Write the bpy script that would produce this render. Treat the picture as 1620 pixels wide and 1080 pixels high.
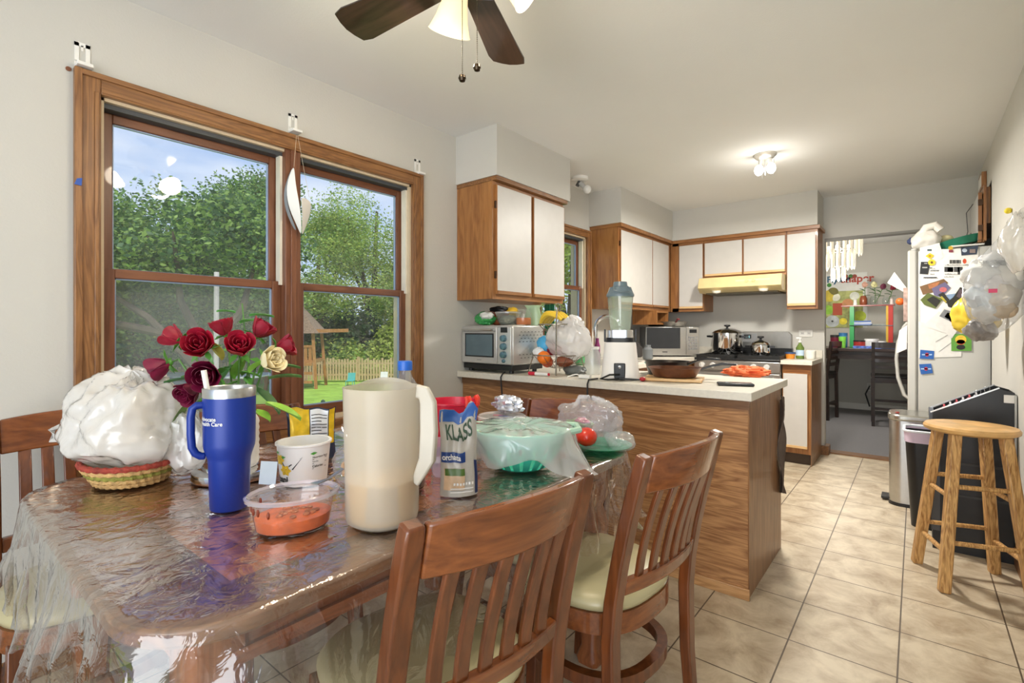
import bpy, bmesh, math, random
from math import sin, cos, pi, radians as R
from mathutils import Vector, Matrix, noise
random.seed(7)
for o in list(bpy.data.objects): bpy.data.objects.remove(o)
S = bpy.context.scene; C = S.collection

# ---------------- camera ----------------
A = R(39.2); SA, CA = sin(A), cos(A); H = 1.187; F = 784.0; HY = 521.0
cd = bpy.data.cameras.new('camera'); cam = bpy.data.objects.new('camera', cd); C.objects.link(cam)
cam.location = (0, 0, H); cam.rotation_euler = (pi/2, 0, A)
cd.sensor_width = 36; cd.lens = F/1620*36; cd.shift_y = -(540-HY)/1620; cd.clip_start = .03; cd.clip_end = 300
S.camera = cam
# ---------------- view, sky, sun, added fill ----------------
S.view_settings.view_transform = 'Standard'; S.view_settings.look = 'None'
S.view_settings.exposure = 0.26; S.view_settings.gamma = 1.0; S.view_settings.use_curve_mapping = False
W = bpy.data.worlds.new('sky'); S.world = W; W.use_nodes = True
nt = W.node_tree; nt.nodes.clear(); N = nt.nodes.new; L = nt.links.new
tc = N('ShaderNodeTexCoord'); sx = N('ShaderNodeSeparateXYZ'); L(tc.outputs['Generated'], sx.inputs[0])
rp = N('ShaderNodeValToRGB'); L(sx.outputs['Z'], rp.inputs[0])
rp.color_ramp.elements[0].color = (.62, .76, .95, 1); rp.color_ramp.elements[0].position = .0
rp.color_ramp.elements[1].color = (.10, .27, .74, 1); rp.color_ramp.elements[1].position = .62
mp = N('ShaderNodeMapping'); mp.inputs['Scale'].default_value = (1.6, 1.6, 6); L(tc.outputs['Generated'], mp.inputs[0])
nz = N('ShaderNodeTexNoise'); nz.inputs['Scale'].default_value = 2.2; nz.inputs['Detail'].default_value = 7; L(mp.outputs[0], nz.inputs[0])
cr = N('ShaderNodeValToRGB'); L(nz.outputs[0], cr.inputs[0]); cr.color_ramp.elements[0].position = .42; cr.color_ramp.elements[1].position = .78
mx = N('ShaderNodeMix'); mx.data_type = 'RGBA'; L(cr.outputs[0], mx.inputs[0]); L(rp.outputs[0], mx.inputs[6]); mx.inputs[7].default_value = (.9, .93, 1, 1)
bg = N('ShaderNodeBackground'); bg.inputs[1].default_value = 1.0; L(mx.outputs[2], bg.inputs[0])
wo = N('ShaderNodeOutputWorld'); L(bg.outputs[0], wo.inputs[0])

def light(name, kind, loc, power, color=(1, 1, 1), **k):
    d = bpy.data.lights.new(name, kind); d.energy = power; d.color = color
    for a, b in k.items(): setattr(d, a, b)
    o = bpy.data.objects.new(name, d); C.objects.link(o); o.location = loc; return o
sun = light('sun', 'SUN', (5, 0, 9), 3.2, (1, .95, .86), angle=R(1.5))
sun.rotation_euler = Vector((.62, -.22, .95)).to_track_quat('Z', 'Y').to_euler()
back_fill = light('back_fill_light', 'AREA', (.6, -2.2, 1.1), 98, (.95, .98, 1), shape='RECTANGLE', size=3.2, size_y=2.1)  # unseen area fill added behind the camera to soften and even the light
back_fill.rotation_euler = (R(108), 0, 0)

# ---------------- pixel helpers ----------------
def fl(px, py, z):                        # point at height z
    d = F*(H-z)/(py-HY); u = (px-810)/F*d
    return (u*CA-d*SA, u*SA+d*CA)
def onY(px, py, Y):
    t = (px-810)/F; d = Y/(t*SA+CA); return (d*(t*CA-SA), H+(HY-py)/F*d)
def onX(px, py, X):
    t = (px-810)/F; d = X/(t*CA-SA); return (d*(t*SA+CA), H+(HY-py)/F*d)

# ---------------- materials ----------------
def lin(c):
    if isinstance(c, str): c = [int(c[i:i+2], 16)/255 for i in (0, 2, 4)]
    return tuple(x/12.92 if x <= .04045 else ((x+.055)/1.055)**2.4 for x in c)+(1,)
MC = {}
def newmat(name):
    m = bpy.data.materials.new(name); m.use_nodes = True; t = m.node_tree
    return m, t, t.nodes['Principled BSDF'], t.nodes['Material Output']
def mat(name, c, rough=.5, metal=0, var=.06, scale=14, bump=0, bscale=60, trans=0, emit=None, es=1, coat=0, sss=0, alpha=1):
    if name in MC: return MC[name]
    m, t, p, out = newmat(name); c = lin(c)
    n = t.nodes.new('ShaderNodeTexNoise'); n.inputs['Scale'].default_value = scale; n.inputs['Detail'].default_value = 4
    co = t.nodes.new('ShaderNodeTexCoord'); t.links.new(co.outputs['Object'], n.inputs[0])
    r = t.nodes.new('ShaderNodeValToRGB'); t.links.new(n.outputs[0], r.inputs[0])
    r.color_ramp.elements[0].position = .3; r.color_ramp.elements[1].position = .7
    r.color_ramp.elements[0].color = tuple(max(0, x*(1-var)) for x in c[:3])+(1,)
    r.color_ramp.elements[1].color = tuple(min(1, x*(1+var)) for x in c[:3])+(1,)
    t.links.new(r.outputs[0], p.inputs['Base Color'])
    p.inputs['Roughness'].default_value = rough; p.inputs['Metallic'].default_value = metal
    p.inputs['Transmission Weight'].default_value = trans; p.inputs['Coat Weight'].default_value = coat
    p.inputs['Subsurface Weight'].default_value = sss; p.inputs['Alpha'].default_value = alpha
    if emit: p.inputs['Emission Color'].default_value = lin(emit); p.inputs['Emission Strength'].default_value = es
    if bump:
        n2 = t.nodes.new('ShaderNodeTexNoise'); n2.inputs['Scale'].default_value = bscale; n2.inputs['Detail'].default_value = 3; t.links.new(co.outputs['Object'], n2.inputs[0])
        b = t.nodes.new('ShaderNodeBump'); b.inputs['Strength'].default_value = bump; b.inputs['Distance'].default_value = .01
        t.links.new(n2.outputs[0], b.inputs['Height']); t.links.new(b.outputs[0], p.inputs['Normal'])
    MC[name] = m; return m
def wood(name, c1, c2, axis='z', rough=.38, scale=1, rings=9, coat=.15, planks=None):
    if name in MC: return MC[name]
    m, t, p, out = newmat(name); co = t.nodes.new('ShaderNodeTexCoord')
    mp = t.nodes.new('ShaderNodeMapping'); t.links.new(co.outputs['Object'], mp.inputs[0])
    s = [10*scale]*3; s['xyz'.index(axis)] = .9*scale; mp.inputs['Scale'].default_value = s
    n = t.nodes.new('ShaderNodeTexNoise'); n.inputs['Scale'].default_value = 1.6; n.inputs['Detail'].default_value = 5; n.inputs['Distortion'].default_value = .6
    t.links.new(mp.outputs[0], n.inputs[0])
    mu = t.nodes.new('ShaderNodeMath'); mu.operation = 'MULTIPLY'; mu.inputs[1].default_value = rings; t.links.new(n.outputs[0], mu.inputs[0])
    fr = t.nodes.new('ShaderNodeMath'); fr.operation = 'PINGPONG'; fr.inputs[1].default_value = .5; t.links.new(mu.outputs[0], fr.inputs[0])
    n2 = t.nodes.new('ShaderNodeTexNoise'); n2.inputs['Scale'].default_value = 9; n2.inputs['Detail'].default_value = 6; t.links.new(mp.outputs[0], n2.inputs[0])
    ad = t.nodes.new('ShaderNodeMath'); ad.operation = 'MULTIPLY_ADD'; ad.inputs[1].default_value = .9; t.links.new(fr.outputs[0], ad.inputs[0])
    m3 = t.nodes.new('ShaderNodeMath'); m3.operation = 'MULTIPLY'; m3.inputs[1].default_value = .6; t.links.new(n2.outputs[0], m3.inputs[0]); t.links.new(m3.outputs[0], ad.inputs[2])
    r = t.nodes.new('ShaderNodeValToRGB'); t.links.new(ad.outputs[0], r.inputs[0])
    r.color_ramp.elements[0].position = .2; r.color_ramp.elements[0].color = lin(c1)
    r.color_ramp.elements[1].position = .8; r.color_ramp.elements[1].color = lin(c2)
    t.links.new(r.outputs[0], p.inputs['Base Color']); p.inputs['Roughness'].default_value = rough; p.inputs['Coat Weight'].default_value = coat
    MC[name] = m; return m
def film(name, c, body=.4, rough=.12, gloss=.5, bump=.0, bscale=30, ior=1.5, gmul=1.6):
    """thin plastic or glass sheet: see-through + cloudy body + fresnel gloss"""
    if name in MC: return MC[name]
    m = bpy.data.materials.new(name); m.use_nodes = True; t = m.node_tree; t.nodes.clear(); n = t.nodes.new; l = t.links.new
    tr = n('ShaderNodeBsdfTransparent'); c4 = lin(c)
    tr.inputs[0].default_value = tuple(.72+.28*x for x in c4[:3])+(1,)
    df = n('ShaderNodeBsdfDiffuse'); df.inputs[0].default_value = c4; tl = n('ShaderNodeBsdfTranslucent'); tl.inputs[0].default_value = c4
    a = n('ShaderNodeMixShader'); a.inputs[0].default_value = .45; l(df.outputs[0], a.inputs[1]); l(tl.outputs[0], a.inputs[2])
    b = n('ShaderNodeMixShader'); b.inputs[0].default_value = body; l(tr.outputs[0], b.inputs[1]); l(a.outputs[0], b.inputs[2])
    g = n('ShaderNodeBsdfGlossy'); g.inputs['Roughness'].default_value = rough
    f = n('ShaderNodeFresnel'); ge = n('ShaderNodeNewGeometry')
    iv = n('ShaderNodeMath'); iv.operation = 'MULTIPLY_ADD'; iv.inputs[1].default_value = 1/ior-ior; iv.inputs[2].default_value = ior; l(ge.outputs['Backfacing'], iv.inputs[0]); l(iv.outputs[0], f.inputs[0])
    mu = n('ShaderNodeMath'); mu.operation = 'MULTIPLY'; mu.use_clamp = True; mu.inputs[1].default_value = gmul; l(f.outputs[0], mu.inputs[0])
    e = n('ShaderNodeMixShader'); l(mu.outputs[0], e.inputs[0]); l(b.outputs[0], e.inputs[1]); l(g.outputs[0], e.inputs[2])
    if bump:
        co = n('ShaderNodeTexCoord'); z = n('ShaderNodeTexNoise'); z.inputs['Scale'].default_value = bscale; z.inputs['Detail'].default_value = 3; z.inputs['Distortion'].default_value = 1.2; l(co.outputs['Object'], z.inputs[0])
        bp = n('ShaderNodeBump'); bp.inputs['Strength'].default_value = bump; bp.inputs['Distance'].default_value = .01; l(z.outputs[0], bp.inputs['Height'])
        l(bp.outputs[0], g.inputs['Normal']); l(bp.outputs[0], f.inputs['Normal'])
    o = n('ShaderNodeOutputMaterial'); l(e.outputs[0], o.inputs[0]); MC[name] = m; return m

# ---------------- mesh builder ----------------
class MB:
    def __init__(s): s.v = []; s.f = []; s.m = []
    def add(s, vs, fs, mi=0, M=None):
        b = len(s.v)
        for v in vs:
            v = Vector(v)
            if M: v = M @ v
            s.v.append(tuple(v))
        for f in fs: s.f.append([b+i for i in f]); s.m.append(mi)
        return s
    def box(s, x0, x1, y0, y1, z0, z1, mi=0, M=None):
        vs = [(x0,y0,z0),(x1,y0,z0),(x1,y1,z0),(x0,y1,z0),(x0,y0,z1),(x1,y0,z1),(x1,y1,z1),(x0,y1,z1)]
        return s.add(vs, [(0,3,2,1),(4,5,6,7),(0,1,5,4),(1,2,6,5),(2,3,7,6),(3,0,4,7)], mi, M)
    def prism(s, pts, z0, z1, mi=0, M=None):           # polygon in xy
        n = len(pts); vs = [(x,y,z0) for x,y in pts]+[(x,y,z1) for x,y in pts]
        fs = [tuple(range(n))[::-1], tuple(range(n, 2*n))]+[(i,(i+1)%n,n+(i+1)%n,n+i) for i in range(n)]
        return s.add(vs, fs, mi, M)
    def lathe(s, prof, c=(0,0,0), n=32, mi=0, M=None, cap=True, sq=1.0, fx=None):
        vs = []; fs = []
        for r, z in prof:
            for k in range(n):
                a = 2*pi*k/n; rr = r*(fx(a, z) if fx else 1); vs.append((c[0]+rr*cos(a), c[1]+rr*sin(a)*sq, c[2]+z))
        m = len(prof)
        for j in range(m-1):
            for k in range(n): fs.append((j*n+k, j*n+(k+1)%n, (j+1)*n+(k+1)%n, (j+1)*n+k))
        if cap:
            if prof[0][0] > 1e-5: fs.append(tuple(range(n))[::-1])
            if prof[-1][0] > 1e-5: fs.append(tuple((m-1)*n+k for k in range(n)))
        return s.add(vs, fs, mi, M)
    def tube(s, pts, r, n=8, mi=0, M=None, closed=False, flat=1.0, up=(0,0,1)):
        pts = [Vector(p) for p in pts]; k = len(pts); rs = r if isinstance(r, (list, tuple)) else [r]*k
        vs = []; fs = []; prev = None
        for i, p in enumerate(pts):
            if closed: t = pts[(i+1) % k]-pts[i-1]
            else: t = pts[min(i+1, k-1)]-pts[max(i-1, 0)]
            t.normalize()
            if prev is None:
                a = Vector(up) if abs(t.dot(Vector(up))) < .95 else Vector((1, 0, 0))
            else: a = prev
            b = t.cross(a); b.normalize(); a = b.cross(t); a.normalize(); prev = a
            for q in range(n):
                w = 2*pi*q/n; vs.append(p+rs[i]*(a*cos(w)*flat+b*sin(w)))
        for i in range(k if closed else k-1):
            for q in range(n): fs.append((i*n+q, i*n+(q+1)%n, ((i+1)%k)*n+(q+1)%n, ((i+1)%k)*n+q))
        if not closed: fs += [tuple(range(n))[::-1], tuple((k-1)*n+q for q in range(n))]
        return s.add(vs, fs, mi, M)
    def bar(s, pts, w, h, mi=0, M=None, up=(0,0,1)):   # rectangular section sweep: w across, h along up
        pts = [Vector(p) for p in pts]; k = len(pts); up = Vector(up); vs = []; fs = []
        for i, p in enumerate(pts):
            t = (pts[min(i+1, k-1)]-pts[max(i-1, 0)]).normalized(); b = t.cross(up).normalized(); a = b.cross(t).normalized()
            ww = w[i] if isinstance(w, (list, tuple)) else w; hh = h[i] if isinstance(h, (list, tuple)) else h
            for sb, sa in ((-1,-1),(1,-1),(1,1),(-1,1)): vs.append(p+b*sb*ww/2+a*sa*hh/2)
        for i in range(k-1):
            for q in range(4): fs.append((i*4+q, i*4+(q+1)%4, (i+1)*4+(q+1)%4, (i+1)*4+q))
        fs += [(3,2,1,0), tuple((k-1)*4+q for q in range(4))]
        return s.add(vs, fs, mi, M)
    def ball(s, c, r, n=14, mi=0, M=None, fn=None):
        rr = r if isinstance(r, (list, tuple)) else (r, r, r); vs = [(0,0,1)]; fs = []
        for j in range(1, n):
            for k in range(2*n): a = pi*j/n; b = pi*k/n; vs.append((sin(a)*cos(b), sin(a)*sin(b), cos(a)))
        vs.append((0,0,-1)); q = 2*n
        for k in range(q): fs.append((0, 1+k, 1+(k+1)%q))
        for j in range(n-2):
            for k in range(q): fs.append((1+j*q+k, 1+(j+1)*q+k, 1+(j+1)*q+(k+1)%q, 1+j*q+(k+1)%q))
        e = len(vs)-1
        for k in range(q): fs.append((e, 1+(n-2)*q+(k+1)%q, 1+(n-2)*q+k))
        o = []
        for v in vs:
            f = fn(Vector(v)) if fn else 1
            o.append((c[0]+v[0]*rr[0]*f, c[1]+v[1]*rr[1]*f, c[2]+v[2]*rr[2]*f))
        return s.add(o, fs, mi, M)
    def grid(s, fn, nu, nv, mi=0, M=None, wrap=False):
        vs = [fn(i/nu, j/nv) for j in range(nv+1) for i in range(nu+1)]; w = nu+1
        return s.add(vs, [(j*w+i, j*w+i+1, (j+1)*w+i+1, (j+1)*w+i) for j in range(nv) for i in range(nu)], mi, M)
    def build(s, name, mats, parent=None, loc=(0,0,0), rz=0, smooth=True, bevel=0, thick=0, sub=0, seg=2, angle=38):
        me = bpy.data.meshes.new(name); me.from_pydata(s.v, [], s.f)
        if not isinstance(mats, (list, tuple)): mats = [mats]
        for x in mats: me.materials.append(x)
        me.polygons.foreach_set('material_index', s.m); me.update()
        bm = bmesh.new(); bm.from_mesh(me); bmesh.ops.recalc_face_normals(bm, faces=bm.faces); bm.to_mesh(me); bm.free()
        o = bpy.data.objects.new(name, me); C.objects.link(o); o.location = loc; o.rotation_euler = (0, 0, rz)
        if parent: o.parent = parent
        if smooth:
            me.polygons.foreach_set('use_smooth', [True]*len(me.polygons))
            bm = bmesh.new(); bm.from_mesh(me)
            for e in bm.edges:
                e.smooth = len(e.link_faces) == 2 and e.calc_face_angle(9) < R(angle)
            bm.to_mesh(me); bm.free()
        if bevel:
            b = o.modifiers.new('bevel', 'BEVEL'); b.width = bevel; b.segments = seg; b.limit_method = 'ANGLE'; b.angle_limit = R(40)
        if thick:
            b = o.modifiers.new('solid', 'SOLIDIFY'); b.thickness = thick; b.offset = 0
        if sub:
            b = o.modifiers.new('sub', 'SUBSURF'); b.levels = sub; b.render_levels = sub
        return o
def boxes(name, mats, parent, bl, **k):           # each box its own part
    for q in bl: MB().box(*q).build(name, mats, parent, **k)
def bagfn(seed, pleat=.05, low=.16, cre=.16, fine=.05, k=9):
    off = Vector((seed*2.3, seed*5.1, seed*.7))
    def f(v):
        p = v+off; q = p+Vector((noise.noise(p*1.7), noise.noise(p*1.7+Vector((9, 0, 0))), noise.noise(p*1.7+Vector((0, 9, 0)))))*.35
        a = math.atan2(v.y, v.x); up = max(0, v.z+.15)
        r = 1+low*noise.noise(p*1.2)
        r += cre*(noise.voronoi(q*1.5)[0][0]-.35)+fine*(noise.voronoi(q*3.6)[0][0]-.3)
        r -= pleat*abs(sin(a*k*.5+3*noise.noise(p*2)+v.z*1.2))*up
        return r
    return f
def tag(o, label=None, cat=None, group=None, kind=None):
    if label: o['label'] = label
    if cat: o['category'] = cat
    if group: o['group'] = group
    if kind: o['kind'] = kind
    return o
def thing(name, label, cat, loc=(0,0,0), rz=0, group=None):
    o = bpy.data.objects.new(name, None); C.objects.link(o); o.empty_display_size = .05
    o.location = loc; o.rotation_euler = (0, 0, rz); return tag(o, label, cat, group)
def struct(name):
    o = bpy.data.objects.new(name, None); C.objects.link(o); o['kind'] = 'structure'; return o
def copy_tree(o, parent=None, first=True):
    c = o.copy(); C.objects.link(c); c.parent = parent
    for ch in list(o.children): copy_tree(ch, c)
    return c
def textmesh(txt, size, m, parent, fn, name='lettering', bold=0, align='LEFT', cuts=0):
    cu = bpy.data.curves.new('t', 'FONT'); cu.body = txt; cu.size = size; cu.align_x = align; cu.offset = bold; cu.space_line = .85
    o = bpy.data.objects.new('t', cu); C.objects.link(o); bpy.context.view_layer.update()
    me = bpy.data.meshes.new_from_object(o.evaluated_get(bpy.context.evaluated_depsgraph_get()))
    bpy.data.objects.remove(o)
    for v in me.vertices: v.co = Vector(fn(v.co.x, v.co.y))
    me.materials.clear(); me.materials.append(m); me.name = name
    ob = bpy.data.objects.new(name, me); C.objects.link(ob); ob.parent = parent; return ob
def frame_fn(o, ux, uy):                       # flat text placement: origin + x*ux + y*uy
    o = Vector(o); ux = Vector(ux); uy = Vector(uy); return lambda x, y: o+ux*x+uy*y
def arc(p0, p1, bulge, n=9):                    # points from p0 to p1, bulging by vector
    p0 = Vector(p0); p1 = Vector(p1); bulge = Vector(bulge)
    return [p0.lerp(p1, i/(n-1))+bulge*sin(pi*i/(n-1)) for i in range(n)]
def crumple(seed, a1=.22, a2=.16, a3=.07, s=1.0):
    off = Vector((seed*3.7, seed*1.3, seed*7.1))
    def f(v):
        p = v*s+off
        return 1+a1*noise.noise(p*1.4)-a2*abs(noise.noise(p*3.1))*2+a2*.6-a3*abs(noise.noise(p*8))*2
    return f

# ---------------- palette ----------------
WALL = mat('wall_paint', 'C4C2BB', .85, var=.015, scale=3, bump=.08, bscale=120)
CEIL = mat('ceiling_paint', 'E4E4E1', .9, var=.01, scale=3, bump=.08, bscale=120)
OAKZ = wood('oak_trim_upright', '6A4426', '96693E', 'z'); OAKY = wood('oak_trim_along', '6A4426', '96693E', 'y')
SASHZ = wood('sash_wood_upright', '5E3520', '7C4E34', 'z', rings=4); SASHY = wood('sash_wood_along', '5E3520', '7C4E34', 'y', rings=4)
CABZ = wood('cabinet_wood_upright', '80512A', 'A4713F', 'z', rings=5); CABX = wood('cabinet_wood_across', '80512A', 'A4713F', 'x', rings=5); CABY = wood('cabinet_wood_deep', '80512A', 'A4713F', 'y', rings=5)
LAM = mat('white_laminate', 'C8C5C0', .4, var=.02)
RAW = wood('bare_edge_wood', 'C79A62', 'E0BC88', 'x', rings=3)
PENX = wood('peninsula_panel_wood', '7E5230', 'B58657', 'x', .42, .8, 12); PENZ = wood('peninsula_end_wood', '6E4C32', '9A7350', 'z', .42, 1, 6)
CTOP = mat('countertop_laminate', 'D8D2C4', .35, var=.05, scale=60)
CHW = wood('cherry_chair_wood', '4E260F', '703C1C', 'z', .28, 1.2, 4, .4)
CHWX = wood('cherry_chair_wood_rail', '5A2E14', '844A24', 'x', .26, 1.4, 3, .5)
VINYL = mat('olive_cream_vinyl', 'B4AA82', .35, var=.05, scale=8, coat=.1)
STEEL = mat('brushed_steel', 'C6C6C4', .28, 1, var=.03, scale=40); CHROME = mat('chrome', 'DDDDDD', .08, 1, var=.01)
BLK = mat('black_plastic', '17181A', .35, var=.1); DBLK = mat('matte_black', '0F0F10', .6, var=.1)
WHT = mat('white_plastic', 'E8E7E2', .35, var=.01); PAPER = mat('white_paper', 'E9E8E4', .8, var=.02)
GLASS = film('clear_glass', 'F2F6F4', .02, .01, ior=1.45, gmul=1.0)
JARG = film('jar_glass', 'DDE8E4', .12, .03, ior=1.45, gmul=1.0)
# ================= SETTING =================
XL, XR, YF, HC = -2.33, .395, 5.53, 2.44
def tiles():
    m, t, p, out = newmat('floor_tile'); co = t.nodes.new('ShaderNodeTexCoord'); l = t.links.new
    mp = t.nodes.new('ShaderNodeMapping'); mp.inputs['Location'].default_value = (.05, -.16, 0); l(co.outputs['Object'], mp.inputs[0])
    b = t.nodes.new('ShaderNodeTexBrick'); b.offset = 0; b.squash = 1; l(mp.outputs[0], b.inputs[0])
    b.inputs['Scale'].default_value = 1; b.inputs['Brick Width'].default_value = .33; b.inputs['Row Height'].default_value = .33
    b.inputs['Mortar Size'].default_value = .0028; b.inputs['Mortar Smooth'].default_value = .15; b.inputs['Bias'].default_value = 0
    b.inputs['Mortar'].default_value = lin('5A4C3E')
    n = t.nodes.new('ShaderNodeTexNoise'); n.inputs['Scale'].default_value = 7; n.inputs['Detail'].default_value = 8; n.inputs['Roughness'].default_value = .65; n.inputs['Distortion'].default_value = .5
    l(mp.outputs[0], n.inputs[0]); r = t.nodes.new('ShaderNodeValToRGB'); l(n.outputs[0], r.inputs[0])
    r.color_ramp.elements[0].position = .32; r.color_ramp.elements[0].color = lin('A08C72'); r.color_ramp.elements[1].position = .62; r.color_ramp.elements[1].color = lin('CDBFA6')
    l(r.outputs[0], b.inputs['Color1']); l(r.outputs[0], b.inputs['Color2']); l(b.outputs[0], p.inputs['Base Color'])
    p.inputs['Roughness'].default_value = .42
    bp = t.nodes.new('ShaderNodeBump'); bp.inputs['Strength'].default_value = .5; bp.inputs['Distance'].default_value = .003; bp.invert = True
    l(b.outputs['Fac'], bp.inputs['Height']); l(bp.outputs[0], p.inputs['Normal']); return m
tag(MB().box(XL-.1, 3.2, -2.4, 5.62, -.1, 0).build('floor', tiles(), smooth=False), kind='structure')
CARPET = mat('carpet_pile', '8F8E92', .95, var=.35, scale=160, bump=1, bscale=300)
tag(MB().box(-2.4, 2.4, 5.72, 8.9, -.1, .012).build('floor', CARPET, smooth=False), kind='structure')
tag(MB().box(-.69, .08, 5.6, 5.73, -.1, .014).build('trim_1', wood('threshold_wood', '6A4A30', '8C6646', 'x')), kind='structure')
tag(MB().box(XL-.15, 3.2, -2.4, 5.6, HC, HC+.15).build('ceiling', CEIL, smooth=False), kind='structure')
tag(MB().box(-2.5, 2.4, 5.6, 8.9, HC, HC+.15).build('ceiling', CEIL, smooth=False), kind='structure')
# left wall with two window openings
w1 = (.455, 1.905, .73, 2.045); w2 = (3.2, 3.915, 1.12, 2.02)
b = MB(); X0 = XL-.15
b.box(X0, XL, -2.4, w1[0], -.1, HC).box(X0, XL, w1[0], w1[1], -.1, w1[2]).box(X0, XL, w1[0], w1[1], w1[3], HC).box(X0, XL, w1[1], w2[0], -.1, HC)
b.box(X0, XL, w2[0], w2[1], -.1, w2[2]).box(X0, XL, w2[0], w2[1], w2[3], HC).box(X0, XL, w2[1], YF+.1, -.1, HC)
tag(b.build('wall_left', WALL, smooth=False), kind='structure')
# far wall with the opening to the next room
b = MB(); b.box(XL, -.675, YF, YF+.1, 0, HC).box(-.675, .06, YF, YF+.1, 2.035, HC).box(.06, 1.2, YF, YF+.1, 0, HC)
tag(b.build('wall_far', WALL, smooth=False), kind='structure')
b = MB(); b.box(XR, XR+.1, 1.0, 4.70, 0, HC).box(XR, 1.2, 4.64, 4.70, 0, 2.2).box(XR, 1.2, 4.70, YF, 2.19, HC).box(1.1, 1.2, 4.70, YF, 0, 2.19)
tag(b.build('wall_right', WALL, smooth=False), kind='structure')
tag(MB().box(3.2, 3.3, -2.4, 5.6, 0, HC).build('wall_side', WALL, smooth=False), kind='structure')
b = MB(); b.box(-2.5, 2.4, 8.9, 9.0, 0, HC).box(-2.5, -2.4, 5.6, 9, 0, HC).box(2.4, 2.5, 5.6, 9, 0, HC).box(1.2, 2.4, 5.53, 5.63, 0, HC)
tag(b.build('wall_beyond', WALL, smooth=False), kind='structure')
b = MB().box(-2.4, 2.4, 8.885, 8.9, .012, .1); tag(b.build('baseboard_beyond', WHT), kind='structure')
b = MB().box(XR-.012, XR, 1.0, 4.70, 0, .09); tag(b.build('baseboard_right', OAKY), kind='structure')
b = MB().box(XL, XL+.012, -2.4, 2.3, 0, .09); tag(b.build('baseboard_left', OAKY), kind='structure')
b = MB().box(-.70, -.64, 5.50, 5.64, 0, .085); tag(b.build('baseboard_far', OAKY), kind='structure')
# soffits above the cabinets
tag(MB().box(XL, -1.976, 2.277, 3.10, 2.13, HC).build('trim_2', WALL, smooth=False), kind='structure')
b = MB().prism([(XL, 3.975), (-2.008, 3.975), (-2.008, 5.17), (-.685, 5.17), (-.685, YF), (XL, YF)], 2.13, HC)
tag(b.build('trim_3', WALL, smooth=False), kind='structure')
# crown strips at the soffit foot
tag(MB().box(XL, -1.985, 2.285, 3.08, 2.105, 2.13).build('trim_4', OAKY), kind='structure')
b = MB().prism([(XL, 3.99), (-2.015, 3.99), (-2.015, 5.19), (-.67, 5.19), (-.67, YF), (XL, YF)], 2.1, 2.13)
tag(b.build('trim_5', CABX), kind='structure')
# mid-grey header strip at the opening
tag(MB().box(-.675, .06, YF-.004, YF+.104, 2.03, 2.05).build('trim_6', mat('header_grey_paint', '8E8D89', .8)), kind='structure')

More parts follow.
